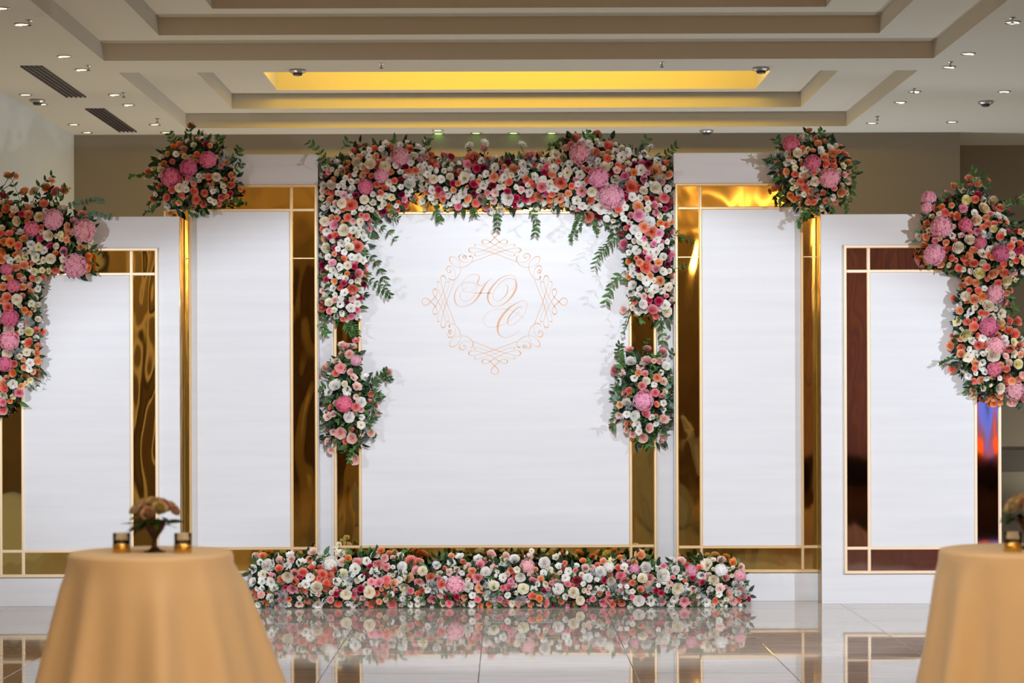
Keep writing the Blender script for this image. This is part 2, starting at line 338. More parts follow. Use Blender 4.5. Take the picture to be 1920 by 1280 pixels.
# ceiling equipment ---------------------------------------------------------
def ceil_pt(px, py):
    x, y = U(px, py); Y = (HZ - CH) * F / (VY - y)
    return Vector(((x - VX) * Y / F, Y, HZ))
def downlight(px, py, label, m, group):
    p = ceil_pt(px, py)
    o = empty('downlight', p, label, 'ceiling light', group)
    MB().lathe([(0.045, -0.002), (0.062, -0.010), (0.066, -0.006), (0.066, 0.0)], 20).build('trim_ring', M['steel'], o)
    MB().lathe([(0.046, -0.004), (0.046, -0.001)], 20).build('lens', m, o)
gl = 'small recessed downlight glowing over the stage'
for k, (px, py, wh, m) in enumerate([
    (2, 15, 'at the picture corner above the pale wall', 'downw'), (42, 45, 'warm one before the pair above the long slot vents', 'downw'), (121, 105, 'upper of the pair beside the nearer slot vent', 'down'),
    (154, 130, 'lower of the pair beside the nearer slot vent', 'down'), (48, 177, 'beside the pale wall, nearer of that pair', 'down'), (78, 195, 'beside the pale wall, farther of that pair', 'down'),
    (215, 177, 'above the farther slot vent', 'down'), (241, 196, 'just beyond the farther slot vent top', 'down'), (138, 233, 'near the back wall corner, nearer of that pair', 'downw'),
    (163, 248, 'near the back wall corner, farther of that pair', 'downw'), (290, 233, 'beside the far tray, above the round bouquet', 'downw'), (311, 248, 'touching the round bouquet with three hydrangeas', 'down'),
    (1898, 41, 'warm one under a sprinkler at the picture edge', 'downw'), (1815, 100, 'between the edge and the near tray corner', 'down'), (1779, 125, 'close to the near tray corner', 'down'),
    (1715, 171, 'beside the far tray, nearer of that pair', 'down'), (1688, 191, 'beside the far tray, farther of that pair', 'down'), (1883, 171, 'alone above the smoke detector side', 'down'),
    (1635, 230, 'outside the far tray corner', 'down'), (1785, 228, 'near the step of the back wall', 'down')]):
    downlight(px, py, 'small square-looking downlight, ' + wh, M[m], 'ceiling downlights')
for px, py, wh in ((821, 244, 'nearer one of the stacked green pair'), (822, 250, 'farther one of the stacked green pair'), (893, 249, 'first after the green pair'),
                   (963, 249, 'middle of the green row'), (1034, 249, 'last clear one of the green row'), (1103, 248, 'half hidden by coral flowers')):
    downlight(px, py, 'green-tinged downlight over the flower arch, ' + wh, M['downg'], 'green downlights over the arch')
for px, py, wh in ((55, 38, 'beside the warm downlight near the pale wall'), (166, 123, 'beside the nearer slot vent'), (232, 174, 'above the farther slot vent'), (295, 222, 'beside the far tray above the round bouquet'),
                   (715, 119, 'between the trays, over the arch start'), (1241, 117, 'between the trays, over the arch end'), (1898, 33, 'above the warm downlight at the picture edge'),
                   (1782, 116, 'above the near tray corner downlight'), (1713, 166, 'beside the far tray'), (1645, 218, 'outside the far tray corner')):
    p = ceil_pt(px, py)
    o = empty('sprinkler', p, 'small grey ceiling sprinkler, ' + wh, 'sprinkler', 'ceiling sprinklers')
    MB().lathe([(0.022, 0), (0.024, -0.004), (0.009, -0.009), (0.007, -0.035), (0.005, -0.04)], 12).build('sprinkler_body', M['steel'], o)
    MB().lathe([(0.018, -0.044), (0.018, -0.040)], 12).build('deflector', M['vent'], o)
for px, py, wh in ((558, 131, 'beside the yellow tray corner over the first tall panel'), (1427, 127, 'beside the yellow tray corner over the other tall panel'), (1848, 190, 'flat on the plain ceiling side'),
                   (70, 187, 'between the downlights by the pale wall'), (1325, 244, 'beyond the far tray')):
    p = ceil_pt(px, py)
    o = empty('smoke_detector', p, 'round grey smoke detector, ' + wh, 'smoke detector', 'smoke detectors')
    MB().lathe([(0.075, 0), (0.078, -0.015), (0.06, -0.03)], 20).build('detector_base', M['steel'], o)
    MB().lathe([(0.045, -0.03), (0.04, -0.05), (0.02, -0.055)], 16).build('detector_sensor', M['vent'], o)
for (a, b2, wh) in (((62, 123), (140, 181), 'nearer one'), ((182, 203), (236, 246), 'farther one')):
    p0 = ceil_pt(*a); p1 = ceil_pt(*b2)
    wdt = 0.20
    o = empty('slot_vent', ((p0.x + p1.x) / 2, (p0.y + p1.y) / 2, HZ), 'long dark linear slot vent, ' + wh + ' by the pale wall', 'vent', 'linear slot vents')
    ln = p1.y - p0.y
    MB().box(-wdt/2, wdt/2, -ln/2, ln/2, -0.004, 0).build('vent_backing', M['vent'], o)
    sl = None
    for k in range(5):
        x = -wdt/2 + 0.01 + k * (wdt - 0.02) / 4
        if sl is None:
            sl = MB().box(-0.006, 0.006, -ln/2, ln/2, -0.014, -0.004); q = sl.build('slat', M['dark'], o); sl = q
        else:
            q = sl.copy(); col.objects.link(q); q.parent = o
        q.location = (x, 0, 0)

# floor: single polished tiles where they are seen, a plain slab beyond
T = 0.93; X00 = -0.17 - 8 * T; Y00 = 12.7 - 2 * T
NXT, NYT = 16, 16
fx1 = X00 + NXT * T; fy1 = Y00 + NYT * T
mb = MB(); mb.box(XL-4, XR, YF, YB + 0.2, -0.1, -0.012, 1)
mb.box(XL-4, XR, YF, Y00, -0.012, 0, 0)
mb.box(XL-4, X00, Y00, YB + 0.2, -0.012, 0, 0); mb.box(fx1, XR, Y00, YB + 0.2, -0.012, 0, 0)
floor = struct(mb.build('floor', [M['tile'], M['grout']]), 'glossy beige marble tile floor mirroring the stage')
g = 0.0015; e = 0.0025
tm = MB()
h = T / 2 - g
vs_ = [(-h+e,-h+e,0),(h-e,-h+e,0),(h-e,h-e,0),(-h+e,h-e,0),(-h,-h,-0.002),(h,-h,-0.002),(h,h,-0.002),(-h,h,-0.002),(-h,-h,-0.012),(h,-h,-0.012),(h,h,-0.012),(-h,h,-0.012)]
tm.add(vs_, [(0,1,2,3),(4,5,1,0),(5,6,2,1),(6,7,3,2),(7,4,0,3),(8,9,5,4),(9,10,6,5),(10,11,7,6),(11,8,4,7)])
tmesh = new_mesh('tile', tm.v, tm.f, [M['tile']])
for j in range(NYT):
    for i in range(NXT):
        y = Y00 + (j + 0.5) * T
        if y - T / 2 > YB: continue
        o = link('tile', tmesh, floor, (X00 + (i + 0.5) * T, y, 0))
        o.rotation_euler = (R.gauss(0, 0.0008), R.gauss(0, 0.0004), 0)

# ------------------------------------------------------------------ the white and gold stage panels
def panel(label, Y, outer, frame, inner, depth, mm, tm_, seams=(), group='white and gold stage panels', side=None):
    """outer, frame, inner: pixel rectangles (l, t, r, b) at distance Y; outer bottom None = floor"""
    def rect(r):
        l_, t_, r_, b_ = r
        ym = (t_ + (b_ or 1130)) / 2
        return (P(l_, ym, Y).x, P(r_, ym, Y).x, 0.0 if b_ is None else P((l_ + r_) / 2, b_, Y).z, P((l_ + r_) / 2, t_, Y).z)
    ox0, ox1, oz0, oz1 = rect(outer); fx0, fx1_, fz0, fz1 = rect(frame); ix0, ix1, iz0, iz1 = rect(inner)
    o = empty('stage_panel', ((ox0 + ox1) / 2, Y, 0), label, 'panel', group)
    cx = (ox0 + ox1) / 2
    def loc(b_): return b_
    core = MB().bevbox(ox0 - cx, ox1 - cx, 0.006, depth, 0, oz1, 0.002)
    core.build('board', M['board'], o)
    MB().box(fx0 - cx, fx1_ - cx, 0.003, 0.006, fz0, fz1).build('backing_sheet', M['dark'], o)
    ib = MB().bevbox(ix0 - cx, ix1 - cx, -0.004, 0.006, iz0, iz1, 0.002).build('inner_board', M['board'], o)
    tw = 0.024
    # mirror strips: four corners, four sides, cut at the seams
    def strip(x0, x1, z0, z1):
        MB().bevbox(x0 - cx + 0.001, x1 - cx - 0.001, 0.0, 0.003, z0 + 0.001, z1 - 0.001, 0.0008).build('mirror_strip', mm, o)
    for (x0, x1, cuts) in ((fx0, ix0, 1), (ix1, fx1_, 2)):
        strip(x0, x1, fz0, iz0); strip(x0, x1, iz1, fz1)
        zs = [iz0] + sorted(P(outer[0], s, Y).z for s in seams) + [iz1]
        for a0, b0 in zip(zs, zs[1:]): strip(x0, x1, a0 + 0.002, b0 - 0.002)
        for s in zs[1:-1]:
            MB().box(x0 - cx, x1 - cx, -0.003, 0.0, s - 0.004, s + 0.004).build('seam_strip', tm_, o)
    strip(ix0, ix1, fz0, iz0); strip(ix0, ix1, iz1, fz1)
    # gold mouldings: outer frame and the crossing inner lines
    def bar(x0, x1, z0, z1, d=-0.016):
        MB().bevbox(x0 - cx, x1 - cx, d, 0.003, z0, z1, 0.005).build('moulding', tm_, o)
    h_ = tw / 2
    bar(fx0, fx0 + tw, fz0, fz1); bar(fx1_ - tw, fx1_, fz0, fz1)
    bar(fx0, fx1_, fz0, fz0 + tw, -0.0155); bar(fx0, fx1_, fz1 - tw, fz1, -0.0155)
    bar(ix0 - h_, ix0 + h_, fz0 + tw, fz1 - tw, -0.014); bar(ix1 - h_, ix1 + h_, fz0 + tw, fz1 - tw, -0.014)
    bar(fx0 + tw, fx1_ - tw, iz0 - h_, iz0 + h_, -0.0135); bar(fx0 + tw, fx1_ - tw, iz1 - h_, iz1 + h_, -0.0135)
    for s in ('l', 'r'):   # gold foil wraps the sides
        xx = (ox0 - cx - 0.003, ox0 - cx) if s == 'l' else (ox1 - cx, ox1 - cx + 0.003)
        if side and s in side:
            MB().box(xx[0], xx[1], 0.01, depth - 0.002, 0.0, oz1 - 0.003).build('side_foil', M['foil'], o)
    return ib, cx
YF_, YM, YC = 16.76, 17.0, 17.14
panel('low outer white panel with brown mirror strips, behind the round table with two candles', YF_, (-6, 406, 337, None), (-2, 465, 297, 1082), (43, 514, 247, 1033), 0.2, M['mirror'], M['trim_lit'], side='r')
panel('low outer white panel with rose gold mirror strips, edge lit orange and blue', YF_, (1540, 401, 1877, None), (1582, 459, 1877, 1075), (1629, 508, 1829, 1027), 0.2, M['mirror_rose'], M['trim_lit'], side='l')
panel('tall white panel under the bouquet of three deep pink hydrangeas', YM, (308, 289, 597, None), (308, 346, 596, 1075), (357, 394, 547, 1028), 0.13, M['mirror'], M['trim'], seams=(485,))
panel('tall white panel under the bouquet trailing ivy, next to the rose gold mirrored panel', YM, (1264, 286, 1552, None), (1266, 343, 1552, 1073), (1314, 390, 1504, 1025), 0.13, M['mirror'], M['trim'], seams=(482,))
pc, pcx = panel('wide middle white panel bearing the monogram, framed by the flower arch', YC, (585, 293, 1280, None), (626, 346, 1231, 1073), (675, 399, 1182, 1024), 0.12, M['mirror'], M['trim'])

# monogram and scrollwork: calligraphic ribbons on the middle panel
def smooth(pts, n=7):
    out = []
    p = [np.array(q, float) for q in pts]
    p = [2 * p[0] - p[1]] + p + [2 * p[-1] - p[-2]]
    for i in range(1, len(p) - 2):
        for k in range(n):
            t = k / n
            out.append(0.5 * ((2 * p[i]) + (-p[i-1] + p[i+1]) * t + (2*p[i-1] - 5*p[i] + 4*p[i+1] - p[i+2]) * t*t + (-p[i-1] + 3*p[i] - 3*p[i+1] + p[i+2]) * t**3))
    out.append(p[-2]); return out
def ribbon(mb, pts, lift=0.0):
    """pts (x, y, width) in the pixels of the enlarged crop"""
    s = smooth([(q[0], q[1], q[2] if len(q) > 2 else 2.2) for q in pts])
    L, Rr = [], []
    k = len(s)
    for i in range(k):
        d = s[min(i+1, k-1)][:2] - s[max(i-1, 0)][:2]; d = d / (np.hypot(*d) + 1e-9); nrm = np.array((-d[1], d[0])); w_ = max(2.2, s[i][2] * 1.15) / 2
        for lst, sg in ((L, 1), (Rr, -1)):
            q = s[i][:2] + sg * nrm * w_
            v = P(780 + q[0] / 4.267, 410 + q[1] / 4.267, YC - 0.0048 - lift); v.x -= pcx; v.y -= YC
            lst.append(v)
    back = Vector((0, 0.0012 + lift, 0))
    vs = [v for pr in zip(L, Rr) for v in pr]; n0 = len(vs); vs = vs + [v + back for v in vs]
    fs = []
    for i in range(k - 1):
        a, b_, c, d_ = 2*i, 2*i+1, 2*i+3, 2*i+2
        fs += [(a, b_, c, d_), (a, d_, d_+n0, a+n0), (b_, b_+n0, c+n0, c)]
    mb.add(vs, fs)
CX_, CY_ = 630.0, 663.0
def xf(pts, rot=0, mx=False):
    out = []
    for q in pts:
        x, y = q[0] - CX_, q[1] - CY_
        if mx: x = -x
        for _ in range(rot): x, y = -y, x
        out.append((x + CX_, y + CY_, q[2] if len(q) > 2 else 2.2))
    return out
top_strokes = [
    [(630,150,6),(656,122,5),(656,96,5),(630,81,3.5),(604,96,5),(604,122,6),(630,150,6)],
    [(630,150,5),(600,180,5),(572,200,3),(545,202,4),(528,187,9),(538,170,5),(562,168,3),(590,184,5),(640,216,3.5),(700,245,3),(760,265,2.5),(812,272,3),(838,253,10),(826,234,5),(790,234,2.5),(730,248,3),(660,268,4.5),(600,288,4),(530,316,3.5),(452,345,3.5)],
    [(478,221,3),(469,212,7),(482,203,2.5),(530,214,2),(600,236,2.2),(680,266,2.2),(750,293,2),(782,298,2.5),(791,289,7),(782,283,3)],
]
corner_strokes = [
    [(452,312,2),(434,296,5),(428,303,6),(446,297,3),(455,320,4),(440,350,4),(405,378,4),(355,391,3),(310,378,2.5),(276,345,5),(268,318,7),(280,303,5),(315,312,2.5),(345,350,2),(357,400,2.5),(345,450,4),(310,485,6),(280,488,8),(264,478,4),(266,466,2)],
    [(380,312,3),(395,300,4),(384,290,3),(362,286,3),(343,302,9),(352,330,5),(380,346,2.5),(425,348,2)],
    [(382,312,5),(372,304,6),(388,296,3),(402,300,8),(398,318,5),(380,316,2)],
    [(268,405,2),(281,415,6),(272,430,6),(252,425,4),(245,402,6),(262,380,7),(290,388,3),(312,420,2),(315,470,2)],
]
for r_ in range(4):
    mb = MB()
    for st in top_strokes: ribbon(mb, xf(st, r_), 0.0); 
    for st in top_strokes: ribbon(mb, xf(st, r_, True), 0.0002)
    mb.build('scroll_ornament', M['print'], pc)
    mb = MB()
    for st in corner_strokes: ribbon(mb, xf(st, r_), 0.0001)
    mb.build('scroll_ornament', M['print'], pc)
letters = [
  [ [(610,480,2),(585,490,3),(560,517,8),(530,565,13),(500,618,13),(468,660,8),(428,688,4),(375,701,3),(330,690,4),(308,640,8),(316,582,6),(350,534,3),(400,510,3),(450,510,2.5),(480,530,2.5),(487,562,2.5),(474,602,2.5),(440,642,2.5),(395,659,2.5),(360,645,2.5),(353,610,2.5),(372,572,2),(415,545,1.6)],
    [(550,505,2),(532,531,2.5),(508,535,5),(492,514,8),(503,484,7),(509,460,4),(490,446,2.5),(455,445,2.5),(410,465,2.2),(375,505,2.2),(368,545,2.2),(385,578,2.2),(420,588,2.2),(455,572,2),(468,555,1.6)],
    [(445,593,3),(525,594,4),(612,594,3)],
    [(750,572,1.8),(772,560,2.5),(795,530,2.5),(799,495,2.5),(792,466,2.5),(765,452,2.5),(720,457,4),(670,480,6),(620,530,10),(585,582,14),(573,630,13),(588,675,7),(622,700,3.5),(670,697,3),(730,660,8),(780,600,14),(803,545,12),(799,500,5),(775,481,3),(735,478,3),(690,500,3),(645,547,3),(618,602,3),(624,642,3),(655,657,3),(692,640,4),(725,600,8),(735,560,7),(728,534,4),(712,526,2)] ],
  [ [(865,800,1.8),(820,762,2),(760,732,2),(700,722,2),(620,730,2),(560,762,2),(540,805,2),(555,850,2.2),(600,868,2.5),(660,860,2.5),(720,835,2),(780,790,1.8),(830,738,1.6)],
    [(843,722,2),(841,706,4),(818,710,6),(776,745,8),(742,790,9),(733,828,6),(750,852,3),(785,843,2.5),(830,805,2.5),(865,762,2.5),(886,712,2.5),(889,680,2.5),(872,658,3),(840,660,3.5),(795,680,6),(745,715,12),(698,765,15),(663,824,16),(653,880,13),(665,925,7),(700,948,3.5),(742,945,2.5),(790,923,2.2),(830,890,1.8)] ] ]
for lt in letters:
    mb = MB()
    for st in lt: ribbon(mb, st, 0.0003)
    mb.build('monogram_letter', M['print'], pc)

# ------------------------------------------------------------------ flowers: one mesh per kind and variant, shared by all blooms
def petal(mb, ang, half, rho, zeta, nu=5, nv=4, ruffle=0.0, tone0=0.0, tone1=1.0, rnd=None, tip=0.28, m=0, freq=3.0):
    vs, ts = [], []
    ph = rnd.uniform(0, 6.28); k = len(rho) - 1
    for j in range(nv):
        v = j / (nv - 1)
        for i in range(nu):
            u = -1 + 2 * i / (nu - 1)
            ve = v * (1 - tip * abs(u) ** 2.4)
            f = ve * k; a0 = min(int(f), k - 1); fr = f - a0
            r_ = rho[a0] * (1 - fr) + rho[a0+1] * fr; z_ = zeta[a0] * (1 - fr) + zeta[a0+1] * fr
            w_ = ruffle * v * v * math.sin(ph + freq * u * 2)
            wa = half * (0.55 + 0.45 * math.sin(math.pi * min(1, ve * 0.9)))
            a_ = ang + u * wa
            r2 = r_ * (1 - 0.05 * u * u) + w_ * 0.4
            vs.append((r2 * math.cos(a_), r2 * math.sin(a_), z_ + w_ + rnd.uniform(-1, 1) * ruffle * 0.25 * v))
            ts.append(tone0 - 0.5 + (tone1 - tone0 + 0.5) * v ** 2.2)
    fs = [(j*nu+i, j*nu+i+1, (j+1)*nu+i+1, (j+1)*nu+i) for j in range(nv-1) for i in range(nu-1)]
    mb.add(vs, fs, m, ts)
def layer(mb, cnt, rho, zeta, rnd, ov=1.35, **kw):
    a0 = rnd.uniform(0, 6.28)
    for i in range(cnt):
        s = rnd.uniform(0.92, 1.08); dz = rnd.uniform(-0.02, 0.02)
        petal(mb, a0 + 2 * math.pi * i / cnt + rnd.uniform(-.12, .12), ov * math.pi / cnt, [r * s for r in rho], [z + dz * (q / len(zeta)) for q, z in enumerate(zeta)], rnd=rnd, **kw)
def calyx(mb, r=0.13, z=-0.22):
    mb.lathe([(0.02, z - 0.16), (r * 0.7, z - 0.12), (r, z)], 8, m=2)
def f_rose(rnd, openness=1.0):
    mb = MB(); o = openness
    layer(mb, 3, [.01, .05, .075, .05], [0, .14, .25, .28], rnd, 1.5, tone0=0, tone1=.35, nu=4)
    layer(mb, 3, [.02, .10, .135, .12], [-.05, .12, .25, .275], rnd, 1.5, tone0=0, tone1=.55, nu=4)
    layer(mb, 4, [.03, .15, .20, .20], [-.1, .10, .22, .265], rnd, 1.45, tone0=.1, tone1=.7)
    layer(mb, 5, [.04, .21, .275, .30], [-.14, .05, .18, .225], rnd, 1.4, tone0=.2, tone1=.85, ruffle=.012)
    layer(mb, 5, [.05, .27, .37, .42 * o], [-.22, -.04, .11, .155], rnd, 1.45, tone0=.3, tone1=1, ruffle=.014)
    layer(mb, 6, [.05, .32, .45, .50 * o], [-.30, -.17, .0, .05], rnd, 1.5, tone0=.35, tone1=1, ruffle=.018, tip=.2)
    calyx(mb, 0.2, -0.14); return mb
def f_spray(rnd):
    mb = MB()
    layer(mb, 3, [.02, .08, .11, .08], [0, .12, .22, .25], rnd, 1.5, tone0=0, tone1=.4, nu=4, nv=3)
    layer(mb, 4, [.03, .18, .24, .24], [-.1, .08, .2, .24], rnd, 1.45, tone0=.1, tone1=.7, nv=3)
    layer(mb, 5, [.04, .27, .37, .40], [-.18, 0, .1, .14], rnd, 1.4, tone0=.25, tone1=1, ruffle=.03, nv=3)
    layer(mb, 5, [.05, .31, .43, .50], [-.28, -.15, .0, .04], rnd, 1.5, tone0=.3, tone1=1, ruffle=.03, nv=3, tip=.2)
    calyx(mb, 0.2, -0.18); return mb
def f_lisi(rnd):
    mb = MB()
    layer(mb, 5, [.04, .22, .38, .50], [-.26, -.12, .0, .05], rnd, 1.5, tone0=.3, tone1=1, ruffle=.05, nu=6)
    layer(mb, 5, [.03, .17, .30, .40], [-.24, -.04, .08, .14], rnd, 1.3, tone0=.3, tone1=1, ruffle=.05, nu=6)
    layer(mb, 4, [.03, .12, .20, .25], [-.22, 0, .12, .18], rnd, 1.3, tone0=.25, tone1=.95, ruffle=.03)
    mb.lathe([(0.0, -0.2), (.05, -.12), (.07, -.02), (.045, .05), (.012, .075)], 8, m=1, cap=False)
    calyx(mb, 0.12, -0.22); return mb
def f_carn(rnd):
    mb = MB()
    for cnt, rr, zz in ((3, .10, .26), (5, .19, .24), (7, .28, .19), (8, .37, .11), (9, .44, .02), (9, .49, -.09)):
        layer(mb, cnt, [.02, rr * .6, rr * .85, rr], [-.26, zz * .3 - .1, zz - .06, zz], rnd, 1.5, tone0=.0, tone1=rnd.uniform(.75, 1), ruffle=.075, nu=7, nv=3, tip=.1, freq=4.5)
    calyx(mb, 0.12, -0.24); return mb
def f_hyd(rnd):
    mb = MB(); n_ = 170; gl_ = math.pi * (3 - 5 ** .5)
    mb.lathe([(0.06, -.34), (.26, -.3), (.38, -.12), (.40, .03), (.33, .2), (.2, .31), (.05, .36)], 14)
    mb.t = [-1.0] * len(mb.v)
    for i in range(n_):
        z = 1 - 1.55 * (i + .5) / n_; r_ = math.sqrt(max(0, 1 - z * z)); a = i * gl_
        d = Vector((r_ * math.cos(a), r_ * math.sin(a), z)); d += Vector((rnd.uniform(-.1, .1) for _ in range(3))); d.normalize()
        c = d * rnd.uniform(.43, .5); c.z *= .86
        q = Vector((0, 0, 1)).rotation_difference((d + Vector((rnd.uniform(-.35, .35) for _ in range(3)))).normalized())
        s = rnd.uniform(.058, .078); ph = rnd.uniform(0, 1.57); tn = rnd.uniform(.45, 1)
        for k in range(4):
            b_ = ph + k * math.pi / 2
            v = [(0, 0, 0), (s * math.cos(b_ - .62), s * math.sin(b_ - .62), .012), (1.25 * s * math.cos(b_), 1.25 * s * math.sin(b_), .02), (s * math.cos(b_ + .62), s * math.sin(b_ + .62), .012)]
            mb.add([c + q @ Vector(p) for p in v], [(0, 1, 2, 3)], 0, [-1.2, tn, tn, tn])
    return mb
def f_bud(rnd):
    mb = MB()
    layer(mb, 3, [.05, .26, .27, .12], [-.3, -.1, .3, .55], rnd, 1.6, tone0=.3, tone1=1)
    layer(mb, 4, [.05, .30, .33, .24], [-.34, -.2, .15, .4], rnd, 1.5, tone0=.3, tone1=1, ruffle=.02)
    mb.lathe([(0.03, -.62), (.05, -.45), (.2, -.38), (.28, -.2), (.24, -.02)], 8, m=2, cap=False)
    return mb
PM = [M['petal'], M['pistil'], M['calyx']]
KIND = {}
for key, nm, fn, nv_ in (('r', 'rose', f_rose, 4), ('s', 'spray_rose', f_spray, 4), ('l', 'lisianthus', f_lisi, 4), ('c', 'carnation', f_carn, 3), ('h', 'hydrangea', f_hyd, 2), ('b', 'flower_bud', f_bud, 2)):
    ms = []
    for v in range(nv_):
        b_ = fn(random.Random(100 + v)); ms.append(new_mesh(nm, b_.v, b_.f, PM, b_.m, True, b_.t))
    KIND[key] = (nm, ms)
COL = {'w': (253, 251, 247), 'c': (253, 246, 230), 'y': (251, 241, 202), 'b': (253, 220, 212), 'p': (250, 178, 184), 'P': (244, 158, 186),
       'h': (216, 66, 110), 'u': (150, 36, 72), 'o': (250, 162, 138), 'e': (252, 196, 156), 'a': (250, 176, 108), 'k': (252, 206, 220)}
CN = {'w': 'white', 'c': 'cream', 'y': 'pale yellow', 'b': 'blush pink', 'p': 'salmon pink', 'P': 'deep pink', 'h': 'hot pink', 'u': 'burgundy', 'o': 'coral', 'e': 'peach', 'a': 'orange', 'k': 'light pink'}
COL = {k: srgb(*v) for k, v in COL.items()}
HYC = {'p': 'k', 'b': 'k', 'P': 'P', 'w': 'w', 'h': 'P'}

# leaves
def leaf_shape(L=1.0, W=0.42, fold=0.12, bend=0.15, n=5):
    vs, fs = [], []
    for i in range(n + 1):
        t = i / n; w_ = W / 2 * math.sin(math.pi * t ** 0.8) ** 0.85 if 0 < t < 1 else 0.0
        z = -bend * t * t
        vs += [(-w_, t * L, z + fold * w_ * 2), (0, t * L, z), (w_, t * L, z + fold * w_ * 2)]
    for i in range(n):
        a = 3 * i; fs += [(a, a+1, a+4, a+3), (a+1, a+2, a+5, a+4)]
    return vs, fs
LV, LF = leaf_shape()
ROUND = leaf_shape(1.0, 0.85, 0.08, 0.1, 5)
def ivy_shape():
    pts = [(0, 0), (.28, -.08), (.5, .12), (.3, .3), (.55, .55), (.22, .58), (0, 1.0), (-.22, .58), (-.55, .55), (-.3, .3), (-.5, .12), (-.28, -.08)]
    vs = [(0, .3, 0)] + [(x, y, .06 * math.sin(5 * x + 3 * y) - 0.1 * abs(x)) for x, y in pts]
    return vs, [(0, i, i % 12 + 1) for i in range(1, 13)]
IVY = ivy_shape()
def place(shape, mtx, s):
    return [mtx @ (Vector(v) * s) for v in shape[0]]
def look(d, up=Vector((0, 0, 1)), roll=0.0):
    """matrix whose +Z is d"""
    q = Vector(d).normalized().to_track_quat('Z', 'Y')
    return q.to_matrix() @ Matrix.Rotation(roll, 3, 'Z')
lm = MB(); lm.add(LV, LF); LEAF_ME = new_mesh('leaf', lm.v, lm.f, [M['leaf']], None, True)
lm = MB(); lm.add(LV, LF); LEAFD_ME = new_mesh('leaf', lm.v, lm.f, [M['leaf_dark']], None, True)
# silver lacy foliage tuft
def silver_mesh(rnd):
    mb = MB()
    for k in range(26):
        a = rnd.uniform(0, 6.28); el = rnd.uniform(.15, 1.4)
        d = Vector((math.cos(a) * math.cos(el), math.sin(a) * math.cos(el), math.sin(el)))
        L_ = rnd.uniform(.3, .52); p = Vector((0, 0, -.15)); side = d.cross(Vector((0.3, .2, 1))).normalized()
        steps = 5; prev = p
        for j in range(1, steps + 1):
            q = p + d * (L_ * j / steps) + Vector((rnd.uniform(-.02, .02) for _ in range(3)))
            for sg in (-1, 1):
                tipp = q + (side * sg + d * .7).normalized() * L_ * .24
                w_ = d * .018
                mb.add([q - w_, q + w_, tipp + w_ * .6, tipp - w_ * .6], [(0, 1, 2, 3)])
            s2 = side * .014
            mb.add([prev - s2, prev + s2, q + s2, q - s2], [(0, 1, 2, 3)]); prev = q
    return new_mesh('silver_foliage', mb.v, mb.f, [M['silver']])
SILVER = [silver_mesh(random.Random(k)) for k in range(3)]

